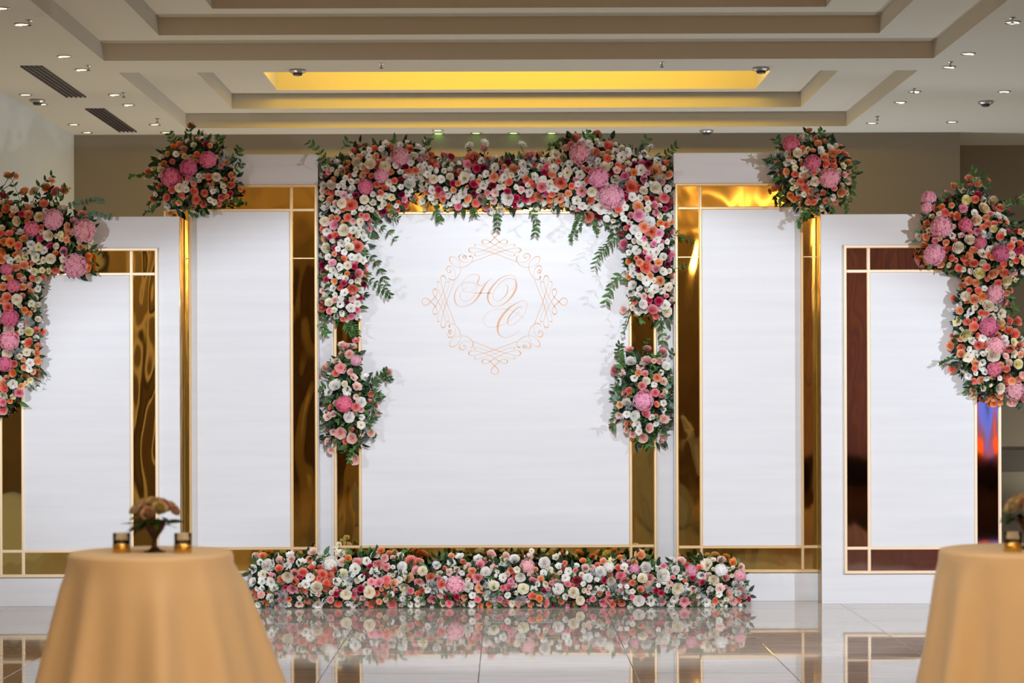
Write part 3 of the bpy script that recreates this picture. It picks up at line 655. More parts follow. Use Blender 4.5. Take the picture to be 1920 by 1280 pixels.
# ------------------------------------------------------------------ where the blooms are: x,y,diameter,kind+colour in enlarged crops of the photograph's plan
CROPS = {'A': (240, 220, 6.4), 'B': (0, 310, 5.333), 'C': (0, 540, 5.333), 'D': (1700, 310, 5.565), 'E': (1700, 540, 5.333), 'F': (580, 610, 4.741),
         'G': (1100, 620, 5.565), 'H': (1400, 220, 5.818), 'I': (580, 400, 5.333), 'J': (1050, 400, 4.922), 'K': (860, 240, 4.571), 'L': (450, 1010, 4.8),
         'M': (1050, 1000, 4.8), 'N': (590, 250, 6.4), 'O': (800, 1020, 7.111)}
DATA = {
'A': """515,720,240,hP 725,605,210,hP 955,505,210,hP 755,95,90,lo 540,290,80,lo 545,345,70,sa 615,320,80,se 720,285,65,lw 785,330,70,lc 828,262,65,se 888,268,70,lw 1040,255,70,lc 475,440,65,se 575,440,75,lw
410,470,80,lc 340,540,65,se 430,548,70,sa 305,610,65,ly 395,625,85,rc 240,655,75,so 325,670,50,bc 330,740,60,sb 305,810,50,bc 210,725,45,bc 680,470,70,ly 755,480,85,rc 825,445,70,so 915,575,85,se 590,690,60,lw 620,735,80,so
850,700,65,lw 905,705,70,lw 970,715,80,so 1060,715,110,rc 1120,755,70,lc 1165,740,50,so 1300,640,75,ly 1235,690,70,se 1235,805,100,co 965,810,65,se 1025,785,45,so 690,790,75,lw 615,845,110,rc 695,865,85,lw 525,875,80,so
385,830,85,so 800,880,100,co 905,870,70,lw 915,915,90,co 455,960,100,co 300,980,90,so 295,1060,75,ry 640,930,70,so 660,970,55,lc 610,1025,75,le 545,1020,60,se 470,1060,80,lw 815,985,110,co 795,1065,65,se 900,1040,90,co
985,990,70,lc 1120,970,90,co 1190,945,50,sa 1195,1005,50,sa 1240,970,40,ly 700,1095,50,sa 510,1155,60,se 1350,865,60,sa""",
'H': """485,290,190,hP 720,495,180,hP 900,660,220,hp 683,135,65,ce 622,212,115,rc 745,228,65,se 780,285,80,se 850,262,75,se 922,238,75,lw 912,325,75,lw 585,345,80,so 665,352,65,ly 637,400,60,ly 555,390,110,rc 448,395,85,rw
810,365,95,lw 945,385,105,re 850,435,95,re 865,510,80,so 935,475,85,so 945,525,80,so 1005,370,50,so 1087,413,70,so 1055,530,75,ly 1070,625,65,sb 1110,695,70,sb 995,635,75,sp 445,495,85,lw 510,485,60,lc 630,565,80,lw
598,630,70,lc 430,590,75,se 362,612,75,ce 525,620,70,so 435,640,50,bw 370,690,50,se 335,750,60,so 290,780,60,sa 500,700,70,lc 545,745,65,ly 585,700,70,so 632,695,70,so 632,765,80,so 745,700,105,rc 815,700,60,lc 570,820,75,lw
625,840,60,lc 695,805,75,se 692,870,70,so 830,825,65,so 955,770,65,sp 480,855,80,sa 510,890,70,sa 560,875,60,so 785,905,60,lc 865,910,75,ce 940,875,70,lw 1035,820,110,re 1095,825,50,sb 600,950,60,se 820,1000,50,sc
875,985,40,sc 1040,735,50,sb""",
'B': """530,540,210,hp 845,650,230,hp 750,1000,240,hb 315,635,150,hP 65,1040,120,hP 135,1205,130,hP 85,100,90,re 160,105,60,se 240,260,95,re 340,255,105,ry 460,215,90,ca 520,150,65,le 553,262,100,rP 648,245,95,re 55,430,95,ca
140,440,80,lc 265,425,90,re 285,490,95,re 440,380,80,so 518,390,55,by 625,430,100,rc 390,515,100,ry 165,555,100,ry 200,665,80,lw 480,705,110,rc 820,485,80,sp 740,555,75,sk 670,610,80,le 685,680,90,le 665,745,60,se
685,780,60,ly 805,820,70,se 90,680,70,so 40,760,80,sa 105,770,90,sa 180,800,80,so 240,730,80,sa 310,790,80,lw 385,815,80,ly 440,845,75,lw 500,800,70,lh 405,730,70,lh 640,860,80,sP 555,880,60,sa 510,935,100,rc 260,855,80,lc
20,865,90,sa 65,915,65,lw 355,920,90,lc 160,1020,75,se 240,995,95,re 295,1030,60,lc 320,975,50,so 385,960,60,ly 890,905,70,sa 880,970,80,sa 870,1030,80,sa 235,1140,60,sb 155,1150,90,sc 300,1200,65,sb 30,1215,80,se
420,1050,60,ly 20,620,60,ly""",
'C': """100,300,180,hP 90,525,200,hp 50,760,150,hP 65,90,90,so 170,115,105,rc 222,78,60,sp 75,190,100,co 350,90,70,lc 315,155,70,lc 245,220,60,sa 290,258,65,sa 90,410,110,rc 210,435,70,lw 290,435,95,ry 362,420,65,so 430,433,60,so
160,460,60,sa 285,545,90,so 225,540,45,bc 325,560,70,lc 370,545,65,lw 385,580,70,se 75,650,110,rc 265,640,80,lc 310,640,70,ly 375,650,80,se 300,745,80,lw 380,730,80,se 290,810,65,lw 240,795,60,se 140,755,70,so 250,885,70,so
60,900,60,se 380,880,50,so 130,960,90,lw 40,1000,85,so 210,985,75,le 30,1075,90,lc 190,1045,90,rP 130,1085,60,ly 30,1140,70,sp 25,1215,110,rp 100,1130,50,sa 265,950,50,ly""",
'D': """235,345,160,hb 210,440,120,hp 365,640,230,hb 290,930,220,hb 615,620,150,hP 770,805,130,hP 985,920,180,hP 650,130,75,se 735,180,120,re 665,205,50,so 500,220,90,re 855,150,50,sa 415,290,80,lP 430,345,70,sh 625,360,100,ry
890,368,110,ry 715,355,75,so 810,445,125,ry 590,445,95,lP 313,450,85,so 370,430,60,sa 468,415,60,se 400,490,80,so 440,490,60,lc 522,530,85,so 725,570,125,ry 950,520,85,lw 980,440,80,so 920,450,70,so 735,690,85,lP
900,660,85,ry 1045,605,70,le 845,610,70,so 915,610,65,so 970,575,55,so 1000,700,80,lc 975,745,80,so 1060,690,60,lh 1185,690,60,se 1130,690,60,sh 1205,360,80,lP 1075,490,60,sh 130,740,80,lc 200,745,80,se 475,735,70,lw
495,775,60,so 570,730,65,lb 660,775,110,rc 540,855,120,rc 405,880,70,so 455,870,60,so 700,880,80,se 655,940,80,se 470,965,65,so 790,920,110,lc 865,870,70,lw 925,830,65,ly 855,940,65,so 890,960,60,se 1085,845,80,so
1115,780,70,lb 1180,890,100,lh 1185,810,70,so 1140,990,65,so 700,1015,95,co 595,970,60,so 440,1040,60,ly 540,1070,75,so 590,1085,60,lc 765,1125,120,ry 900,1135,115,re 1110,1120,90,sb 1090,1020,60,ly 1015,1030,65,so
645,1205,90,re 725,1225,80,re 1045,1200,115,ry 950,1230,75,so 840,1185,50,so 190,830,80,ra 165,920,90,ra 215,990,80,ra""",
'E': """880,60,190,hp 825,390,200,hP 900,580,190,hp 880,810,150,hP 1090,1030,200,hb 465,100,65,so 585,80,95,rc 675,115,100,re 758,85,70,sa 720,25,70,so 1000,50,60,se 1045,20,50,so 820,175,115,rc 1055,170,60,so 530,225,75,se
640,230,75,lw 745,245,60,so 755,295,75,lc 950,255,95,lc 1005,265,50,so 945,345,90,ry 1035,330,80,co 1110,330,90,so 505,335,90,ly 605,335,75,so 615,360,40,ly 675,385,85,so 1020,425,90,so 600,470,130,ry 655,440,50,so
455,480,50,so 465,525,65,se 430,580,85,re 545,600,80,so 540,655,90,re 655,525,80,lw 715,575,90,co 770,570,70,so 625,610,60,lw 610,690,100,lc 688,655,85,lw 765,655,65,lw 905,510,95,lc 980,500,70,lw 980,550,80,lw
870,675,130,rc 1085,460,95,so 1065,510,90,so 1030,605,90,so 1125,575,80,so 1075,660,80,lc 1135,665,70,le 990,680,60,sb 1025,745,75,lb 1115,760,100,ry 690,750,80,se 760,745,65,lw 750,790,70,lw 940,770,65,se 450,805,80,so
475,755,50,se 690,850,50,lw 800,905,60,lw 745,925,80,se 615,880,70,lw 675,930,60,so 1005,885,80,so 1050,930,70,se 995,945,60,so 935,1000,110,rc 845,970,45,by 665,1020,65,so 655,1090,45,sy 800,1110,60,sa 870,1100,80,ce
935,1085,65,se 870,1150,70,sa 930,1145,60,se 1060,1140,110,rb 1165,870,70,sb 1150,510,50,sc 1160,620,50,sc""",
'F': """310,700,150,hP 265,740,100,hb 320,640,90,hp 415,130,65,lp 285,165,60,lb 335,195,90,lp 390,180,60,lb 290,240,70,lp 355,255,80,rb 415,310,100,hp 235,330,85,lb 280,380,95,lp 148,370,85,rb 362,410,55,sb 85,455,45,so
700,410,80,rb 230,530,110,rw 425,540,80,lb 170,590,80,lw 335,580,80,lw 500,460,75,lw 165,660,75,lw 240,690,60,sb 460,680,95,rw 415,725,80,rp 545,610,50,so 585,705,50,so 612,775,50,sb 185,725,45,so 355,815,100,rw
460,750,55,rb 400,780,50,sb 160,805,80,lb 215,785,50,sb 170,850,80,lw 105,905,75,lw 275,955,100,rb 375,1000,95,rb 320,1030,55,so 305,1090,60,sp 165,1035,70,rb 190,1110,60,rb 550,955,75,rb 460,885,70,lc 405,1190,95,rb""",
'G': """590,730,210,hb 445,190,80,lp 635,185,80,rp 798,212,80,rp 475,268,75,lp 460,315,110,rw 625,310,110,rb 560,375,85,lb 295,405,105,rp 370,435,70,lb 540,445,65,se 765,310,75,rb 830,365,90,rw 495,495,70,lw 490,530,60,so
625,520,85,rc 685,480,45,so 735,490,85,re 775,435,60,lc 578,575,90,rp 705,560,65,lw 715,645,90,rp 817,632,65,ly 445,625,80,co 398,655,75,sp 345,770,75,le 415,745,90,lc 730,765,60,so 800,755,70,lw 505,890,115,rw
620,860,95,rp 720,890,45,so 810,920,100,rb 805,830,60,lw 270,995,85,rp 410,970,50,so 415,1035,65,rb 475,955,45,so 525,980,90,lw 655,1015,100,rb 480,1085,70,rb 545,1050,70,lw 585,1115,110,rb 790,1135,95,rb 675,900,70,lw
620,640,60,so""",
'I': """155,80,100,rc 130,40,70,lw 220,35,55,se 245,115,95,rk 345,165,120,rc 435,165,85,lw 385,40,75,so 435,80,65,sb 510,85,80,lc 120,150,90,co 175,185,85,lw 255,215,70,so 155,250,80,ce 550,240,75,lw 165,345,105,rc 320,300,85,lw
380,270,60,lw 400,335,95,rc 490,335,110,co 445,265,55,se 285,355,55,lw 350,385,60,lw 250,405,50,se 190,435,70,lw 230,490,75,sk 300,450,45,se 425,435,75,lw 490,440,80,lw 540,470,70,lw 380,520,85,lc 305,535,70,lw 495,600,95,rp
565,595,55,so 110,520,80,su 140,600,95,co 170,655,60,sh 235,570,80,lw 295,620,75,lw 360,648,70,lw 435,640,50,su 378,600,50,sa 160,700,80,lw 345,700,60,sh 250,680,60,se 430,765,110,co 510,760,80,lw 350,790,80,lw 170,790,100,lw
110,770,60,lb 430,855,65,sb 200,890,90,rc 255,865,65,rb 310,905,80,lw 480,905,70,lw 415,945,90,lw 120,940,90,co 130,860,60,so 375,895,45,su 245,965,65,lc 325,1000,65,lw 85,1005,85,lw 200,975,60,sp 420,1030,65,sP 375,1060,50,sb
470,480,50,so 450,530,60,sh 310,410,40,su 245,345,45,sh""",
'J': """260,35,85,co 730,35,95,rk 825,75,110,rw 590,45,60,lw 640,85,60,lw 690,150,95,rw 645,120,55,sh 780,125,90,re 925,90,60,sa 845,175,120,co 915,185,85,rk 725,205,65,lw 740,262,75,lw 895,245,70,lw 865,280,60,lP 588,282,90,rP
705,340,85,lw 795,300,75,lc 835,355,70,lw 885,355,80,lw 955,400,75,rw 930,310,60,lw 1035,300,75,lw 1010,410,60,sP 990,260,50,lw 1065,128,60,lw 1105,195,70,lw 1000,30,80,rw 735,455,75,re 800,490,120,co 885,505,85,rk
910,450,75,se 640,440,70,sa 725,520,45,su 600,560,70,lw 675,550,80,lw 740,580,75,lc 830,575,60,se 955,535,75,lw 920,625,90,ce 910,650,50,sp 1010,530,50,lc 635,585,50,sa 670,660,85,lw 800,620,90,lw 790,655,70,lw 870,700,90,lw
735,695,60,lw 940,715,65,lw 1000,680,80,lc 1075,675,80,rp 650,720,90,lw 775,765,60,lb 690,810,55,so 825,800,55,sh 765,835,85,rw 855,885,105,rp 720,900,80,lw 785,895,60,lw 585,890,65,sb 970,845,90,lw 985,905,100,rc
1035,800,60,lb 1030,580,60,so 1060,500,60,lw 915,1110,50,lw 975,1110,60,lw 945,1160,50,lw 580,1125,45,bw""",
'K': """92,155,80,lw 225,125,70,lw 220,170,80,rb 545,140,75,lw 1187,45,65,so 1005,85,80,co 1060,120,70,lw 1215,145,65,lw 1290,150,95,co 1035,215,180,hp 1195,420,180,hp 1310,590,220,hp 1145,185,60,lc 1175,215,80,so 1230,220,50,ly
860,200,85,se 830,230,90,lc 915,170,55,sb 610,230,85,rp 675,235,85,le 715,235,50,so 540,245,70,ly 115,255,130,co 75,310,75,lP 140,310,80,lw 155,345,70,sh 210,345,70,su 305,340,80,lw 350,290,60,le 320,255,60,lc 400,245,60,lc
550,310,70,lw 470,345,95,ce 430,340,70,sh 550,385,85,lw 700,335,65,lw 815,345,85,lw 800,285,85,lc 110,420,65,lw 210,490,75,lw 300,420,85,re 430,460,70,so 710,510,85,rp 775,520,60,lw 780,475,65,lc 825,520,70,lw 875,475,110,co
920,440,60,lw 800,400,65,se 1040,400,80,lw 965,360,70,so 930,380,90,lc 1065,340,45,sb 1155,325,75,lw 1250,335,90,rc 1340,205,75,lw 1395,250,90,lw 1450,205,80,lw 1520,210,65,lw 1640,160,65,lw 1705,295,85,lw 1570,300,60,sP
1560,360,90,lw 1365,320,55,so 1355,360,65,lb 1335,405,60,sa 1345,440,85,lc 1425,410,75,rP 1490,430,55,lw 1585,440,75,lP 1690,370,130,ce 1800,400,80,re 1500,380,60,sa 1490,500,130,co 1555,510,50,sh 1585,535,75,rc
1685,510,105,rc 1640,530,70,lw 1790,520,65,lw 1760,600,90,rp 1145,545,85,rc 1050,540,95,lp 1215,510,80,sP 1105,450,55,so 1130,620,70,so 1020,480,55,lw 970,495,55,so 1555,600,60,lw 1490,590,75,lw 1430,600,60,sh 1540,670,95,re
1545,745,105,rk 1690,720,65,lP 1640,795,95,rw 1590,850,90,re 1730,815,50,sa 1790,760,75,lw 1515,870,85,rw 1225,685,110,lw 1170,685,60,lw 1320,660,70,lc 1190,600,60,lw 1010,620,75,lw 1415,775,55,lw 1425,680,60,lw 1110,760,95,co
45,430,100,lc 130,480,70,sh 35,560,90,lw 20,680,50,so 80,605,70,se 150,640,70,so 195,610,85,sp 240,680,70,sp 300,620,70,lb 310,555,70,lb 420,540,60,sh 420,600,120,lw 490,600,70,sh 530,640,75,lw 570,600,70,sh 605,550,85,lw
690,590,90,co 750,565,60,sP 780,610,60,sa 870,600,85,le 940,560,60,se 670,670,65,lw 830,690,70,lw 880,650,45,sa 280,710,60,lw 350,720,70,lw 535,530,60,lb 290,490,60,su 545,490,60,su 735,380,60,sh 650,415,70,lw 500,430,60,lw
390,420,70,lw""",
'N': """1020,290,240,hp 800,510,170,hp 610,640,190,hP 510,150,70,so 605,140,70,so 715,180,80,so 850,130,90,lw 905,140,80,se 800,185,75,lw 1110,115,75,lw 1140,180,85,so 1185,270,110,rc 1340,110,70,lw 1870,155,110,lw 650,285,85,lw
735,270,85,le 535,285,80,se 500,340,120,rc 665,365,140,rc 840,255,75,lw 845,395,130,rc 830,320,70,se 970,385,80,lw 1030,460,75,lw 1120,450,75,so 910,460,75,se 130,410,90,lw 385,430,70,so 580,500,90,le 625,450,60,so
1260,400,80,lw 1410,340,110,co 1555,265,105,rp 1640,275,80,sh 1600,330,70,lw 1170,500,75,lw 1140,600,140,rw 1355,490,90,lw 1430,545,110,rc 1365,620,80,lw 1415,680,100,lw 1520,550,90,lw 1625,520,100,rc 1660,600,80,sh
1790,540,110,lc 1890,530,70,lw 1890,590,80,sh 1450,620,50,sh 195,620,120,rc 285,630,65,lw 450,655,75,lw 75,690,75,lc 210,705,90,so 150,705,60,so 400,665,45,se 350,740,100,lk 340,590,60,lw 140,870,130,lw 245,830,70,lb
325,840,120,rc 430,850,160,co 595,790,110,rc 700,730,70,lw 700,830,80,lc 830,840,80,lc 920,765,85,ly 960,570,75,so 890,590,90,lc 795,710,70,so 890,880,90,sa 1000,830,60,so 1080,870,100,co 980,870,60,lw 1080,750,70,lp
1160,770,70,lb 1110,720,80,lw 1200,770,60,so 630,890,70,lc 280,940,80,lw 470,950,70,lw 750,1010,75,sb 910,980,60,sb 750,940,50,sb 1290,815,80,lw 1440,820,80,lc 1570,850,80,lw 1725,880,90,sP 1600,900,60,sy 1320,900,60,sy
1700,790,110,lw 1770,720,110,lc 1665,680,70,se 1830,645,50,se 1840,790,80,so 1880,780,60,lw 1290,550,60,lw 1485,940,80,lw 1840,370,90,sp""",
'L': """250,240,120,rw 810,225,140,hw 145,160,70,sb 205,150,60,sa 180,210,60,lw 120,270,80,lw 340,150,60,ly 365,195,80,sb 450,140,70,lw 460,185,80,lb 425,245,75,lw 350,265,70,so 205,320,80,lc 280,340,75,lp 115,385,75,lw 195,380,70,lw
275,390,85,lw 305,435,80,lw 190,500,65,sb 270,530,70,lw 235,575,65,so 225,620,60,lc 345,615,60,sb 425,345,100,rc 485,315,90,lp 490,380,70,so 410,450,65,sh 475,455,95,lP 575,460,75,so 375,370,75,so 570,295,90,co 555,215,90,lw
625,190,70,se 640,265,70,so 655,115,80,lb 715,160,90,lw 630,345,75,lw 590,405,80,lw 675,365,60,sa 715,355,50,so 690,435,115,rc 705,495,55,lb 590,520,55,lw 535,590,70,lb 620,630,45,so 700,595,85,lw 695,550,50,sb 750,315,80,co
800,340,90,co 840,285,75,co 775,400,70,so 780,450,75,so 875,385,75,lw 860,455,55,lb 930,315,100,rc 890,50,50,ly 855,90,55,lc 905,130,80,lc 975,175,60,sa 920,210,80,lb 1035,270,100,lw 1060,290,75,lw 970,420,80,lw 955,500,100,rc
905,485,60,sh 1025,510,75,sp 885,585,65,so 1020,600,60,lw 1055,210,80,sp 1140,200,75,lw 1245,235,95,lp 1170,245,60,sh 1225,140,70,lb 1300,175,75,rb 1270,105,60,sa 1345,130,60,sa 1390,130,60,sa 1375,165,50,lb 1445,150,60,lc
1320,255,75,lp 1135,325,60,sh 1210,300,85,lw 1255,335,60,lw 1095,350,60,lw 1180,385,70,lp 1245,395,90,lp 1315,370,80,sp 1385,405,90,le 1130,415,60,lw 1085,450,65,sh 1165,480,110,rc 1225,490,60,so 1190,585,90,so 1370,590,90,sp
1355,500,65,lw 1460,255,95,rw 1520,350,85,le 1590,285,85,lp 1540,200,110,co 1610,210,85,so 1645,290,90,rc 1480,310,60,lw 1480,440,100,rc 1435,370,60,lw 1535,470,60,sp 1610,395,85,lp 1655,415,85,lp 1640,475,60,so 1690,460,55,lw
1715,350,80,so 1730,545,75,sp""",
'O': """380,550,260,hb 1340,290,200,hp 300,370,100,lb 400,350,100,lb 330,160,80,se 440,160,110,lw 330,250,120,lw 545,300,120,lb 610,355,100,se 710,275,120,sp 680,190,120,lw 790,375,140,rw 680,460,150,lp 575,425,80,so 555,570,140,rw
695,590,110,le 610,680,90,lw 680,735,90,sp 500,710,80,se 400,700,90,sh 280,700,80,sh 180,680,90,sb 70,735,110,sp 60,445,100,sh 175,400,90,sc 200,545,110,so 240,480,100,lw 220,620,100,lw 210,795,80,lb 300,790,100,sp 430,780,70,so
490,795,80,lb 600,800,90,lw 835,800,80,sa 930,810,90,lw 1060,780,90,sp 1140,790,90,lc 895,555,145,rc 860,135,130,rb 1060,150,90,sb 1010,190,70,ly 1170,200,140,rw 1180,150,90,ly 1400,90,70,lc 1365,170,120,lb 1570,250,160,rw
1570,200,120,ly 1250,440,140,rw 1015,445,105,lw 1120,350,90,so 1075,400,80,lb 1085,570,110,sp 1020,580,80,sp 1175,550,70,lb 1290,590,145,rc 1410,420,130,lb 1420,490,100,sp 1520,460,90,se 1430,600,95,lw 1480,530,70,lw
1410,690,110,so 1505,720,90,sa 1595,785,100,sp 1560,630,80,sh 1700,440,130,le 1755,600,150,rw 1850,700,90,lw 1850,450,110,lw 1880,530,80,sp 1760,290,90,lw 1740,690,70,sp 1720,170,90,lc 1770,130,50,bc 1870,120,50,bc
1560,380,90,lw 1890,360,100,lw 1845,250,60,so 1080,680,80,lw 1190,650,60,lc 900,310,110,lb 1010,260,90,lw 130,280,110,lw 90,350,80,so""",
'M': """155,430,90,sh 120,530,100,rc 180,600,80,rc 130,630,65,so 210,245,60,sa 230,310,70,sb 250,400,90,rw 365,345,100,rw 440,300,100,hw 440,365,75,sp 400,425,55,sh 460,430,80,rc 380,490,60,lw 425,500,60,lw 435,540,45,sp 300,590,50,sp
440,590,75,sp 395,625,75,sp 580,430,90,lp 545,385,80,sp 600,550,95,lw 540,585,55,so 555,630,60,so 635,645,65,lw 710,605,105,rw 740,400,90,rc 785,455,80,sb 725,500,60,so 545,215,60,sa 575,245,60,lb 580,300,70,lw 470,245,80,ly
390,250,60,se 720,195,90,se 750,235,80,lb 770,310,110,rw 830,290,70,lw 670,320,100,hp 940,320,90,hb 1010,245,70,lw 1090,245,80,sb 1035,330,90,rw 1140,290,60,so 1185,335,110,hp 930,385,140,rw 1130,375,80,lw 1190,400,50,sh
1080,395,50,lw 985,450,60,lb 965,505,60,lw 865,515,60,sh 910,540,60,sh 1060,495,110,rc 1145,520,65,lw 1135,460,40,lw 1200,505,75,lb 1030,590,80,lw 820,605,90,lw 1000,640,65,lw 1120,615,90,lp 1215,620,85,sb 1320,280,110,lc
1315,235,70,sb 1380,235,50,lc 1455,235,75,sb 1450,330,120,hw 1560,260,65,sa 1630,300,60,sb 1620,380,120,hp 1270,385,80,lw 1330,385,75,lb 1385,420,100,rc 1490,395,65,sp 1585,400,80,rw 1440,490,80,lb 1350,515,75,lw 1525,540,70,sb
1510,575,60,lw 1560,610,70,sb 1400,605,60,so 1450,625,60,lc 1700,590,50,sh 1320,620,80,lw 1620,640,50,bw 670,265,70,sa 850,270,60,sa""",
}
SIL = {'A': '665,390,120 880,200,110 1180,480,210 1130,560,150 800,750,130 1030,870,120', 'L': '375,540,170 990,360,150 1480,530,140 1740,440,150 1100,580,100 800,540,90', 'O': '90,560,190 130,250,200 840,680,210 940,720,180 1240,740,200 780,520,150 1600,680,170 1100,250,150 1730,520,150',
       'M': '900,610,130 1260,540,150 1590,490,170 1640,520,150 480,500,140 1100,540,110 810,500,100 330,380,130', 'N': '1290,260,170 450,720,120 830,230,100', 'K': '1150,270,150 1385,470,130 1720,450,130 640,300,110', 'I': '530,140,150', 'C': '280,330,190 170,640,150 120,960,110',
       'H': '350,420,170 260,470,150 740,820,110 700,610,120 800,610,90', 'D': '980,820,150 820,720,130', 'E': '910,150,120 600,880,90', 'G': '440,780,130 740,960,90', 'B': '360,880,120 300,760,110'}
def blooms(keys):
    out = []
    for k in keys.split():
        x0, y0, s = CROPS[k]
        for tk in DATA[k].split():
            x, y, d, kc = tk.split(',')
            out.append([x0 + float(x) / s, y0 + float(y) / s, float(d) / s, kc[0], kc[1]])
    out.sort(key=lambda q: -q[2])
    res = []
    for q in out:
        if all(math.hypot(q[0]-p_[0], q[1]-p_[1]) > 0.30 * (q[2] + p_[2]) for p_ in res): res.append(q)
    return res
def tufts(keys):
    out = []
    for k in keys.split():
        x0, y0, s = CROPS[k]
        for tk in SIL.get(k, '').split():
            x, y, d = map(float, tk.split(',')); out.append((x0 + x / s, y0 + y / s, d / s))
    return out
def poly_info(poly):
    pts = np.array(poly, float); a = pts; b = np.roll(pts, -1, axis=0)
    def info(x, y):
        """(inside, distance to the outline, nearest outline point)"""
        ins = False
        for (x1, y1), (x2, y2) in zip(a, b):
            if (y1 > y) != (y2 > y) and x < (x2 - x1) * (y - y1) / (y2 - y1) + x1: ins = not ins
        d = b - a; p = np.array((x, y)) - a
        t = np.clip((p * d).sum(1) / ((d * d).sum(1) + 1e-9), 0, 1)
        q = a + d * t[:, None]; dd = np.hypot(q[:, 0] - x, q[:, 1] - y); i = int(dd.argmin())
        return ins, float(dd[i]), q[i]
    return info
COUNT = {}
def arrangement(name, label, cat, polys, Yw, thick, keys, palette, nfill, sprigs=(), rmax=55.0, base=None, mound=None, xlim=None, seed=1, nleaf=60, stuff=1.0, fillsize=(9, 15)):
    """an arrangement fixed at distance Yw (its back), bulging `thick` metres towards the hall"""
    rnd = random.Random(seed)
    infos = [poly_info(p) for p in polys]
    def info(x, y):
        best = None
        for f in infos:
            r_ = f(x, y)
            if r_[0]: return r_
            if best is None or r_[1] < best[1]: best = r_
        return best
    allx = [p[0] for q in polys for p in q]; ally = [p[1] for q in polys for p in q]
    bx = (min(allx), max(allx)); by = (min(ally), max(ally))
    def depth(x, y, f=1.0):
        if mound: return mound(x, y, f)
        ins, d, _ = info(x, y)
        if not ins: return Yw - thick * 0.38 * f
        return Yw - thick * f * (0.35 + 0.65 * math.sqrt(min(1.0, d / rmax)))
    if base is None: base = P((bx[0] + bx[1]) / 2, by[1], Yw)
    root = empty(name, base, label, cat)
    inv = Vector(base)
    fl = blooms(keys)
    # fill what is left between the listed blooms
    kinds, wts = zip(*palette)
    tries = 0; added = 0
    while tries < nfill * 40 and added < nfill:
        tries += 1
        x = rnd.uniform(*bx); y = rnd.uniform(*by)
        ins, d, _ = info(x, y)
        dm = rnd.uniform(*fillsize)
        if not ins or d < dm * 0.35: continue
        if any(abs(q[0]-x) < 26 and math.hypot(q[0]-x, q[1]-y) < 0.40 * (q[2] + dm) for q in fl): continue
        kc = rnd.choices(kinds, wts)[0]; fl.append([x, y, dm, kc[0], kc[1]]); added += 1
    cxm = (bx[0] + bx[1]) / 2; cym = (by[0] + by[1]) / 2
    per = {}
    stemmb = MB()
    for (x, y, dm, kd, cl) in fl:
        if xlim: x = min(max(x, xlim[0] + dm * 0.42), xlim[1] - dm * 0.42) if (xlim[0] - 6 < x < xlim[1] + 6) and not xlim[2](x, y) else x
        ins, d, q = info(x, y)
        if kd == 'h': cl = HYC.get(cl, cl)
        nm, ms = KIND[kd]
        YY = depth(x, y) + rnd.uniform(-0.015, 0.03) - (0.02 if kd in 'rh' else 0)
        p = P(x, y, YY)
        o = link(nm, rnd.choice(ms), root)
        dia = dm * YY / F * {'l': 1.2, 's': 1.22, 'c': 1.15, 'r': 1.1, 'h': 1.02, 'b': 1.1}[kd]
        # face the hall, leaning outwards near the outline
        out = Vector((x - q[0], 0, -(y - q[1]))) if not ins else Vector((q[0] - x, 0, -(q[1] - y)))
        if out.length > 1e-6: out.normalize()
        lean = 0.75 if not ins else 0.65 * max(0.0, 1 - d / 28)
        j = 0.32 if kd != 'h' else 0.15
        dirn = Vector((0, -1, 0.1)) + out * lean + Vector((rnd.gauss(0, j), 0, rnd.gauss(0, j)))
        if kd == 'b': dirn = Vector((0, -0.5, 0)) + out * 1.1 + Vector((rnd.gauss(0, .2), 0, rnd.gauss(0, .2)))
        o.rotation_euler = look(dirn, roll=rnd.uniform(0, 6.28)).to_euler()
        s = dia if kd != 'b' else dia * 1.1
        o.scale = (s, s, s * rnd.uniform(.85, 1.1)); o.location = p - inv
        c = COL[cl]; hv = .012 if cl in 'wcb' else .07; f = rnd.uniform(.94, 1.06)
        o.color = (min(1, c[0] * f), min(1, c[1] * f * rnd.uniform(1 - hv, 1 + hv)), min(1, c[2] * f * rnd.uniform(1 - hv, 1 + hv)), 1)
        o['label'] = '%s %s' % (CN[cl], {'b': 'flower bud', 's': 'spray rose', 'l': 'lisianthus bloom', 'r': 'rose bloom', 'c': 'carnation bloom', 'h': 'hydrangea head'}[kd])
        per[nm] = per.get(nm, 0) + 1
        if not ins and d > 3:
            a = P(q[0], q[1], depth(q[0], q[1], .6)) - inv; b_ = p - inv + Vector((0, .02, 0)) - Vector(dirn).normalized() * dia * .3
            mid = (a + b_) / 2 + Vector((rnd.uniform(-.01, .01), 0, -0.015))
            stemmb.tube([a, mid, b_], 0.0028, 4)
    if stemmb.v: stemmb.build('flower_stem', M['stem'], root, True)['kind'] = 'stuff'
    for (x, y, d) in tufts(keys):
        YY = depth(x, y) + 0.01; o = link('silver_foliage', rnd.choice(SILVER), root); s = d * YY / F * 1.15
        o.rotation_euler = look(Vector((rnd.gauss(0, .3), -1, rnd.gauss(0, .3))), roll=rnd.uniform(0, 6)).to_euler(); o.scale = (s, s, s); o.location = P(x, y, YY) - inv
    # single leaves that stick out between the blooms and round the outline
    n_ = 0; t_ = 0
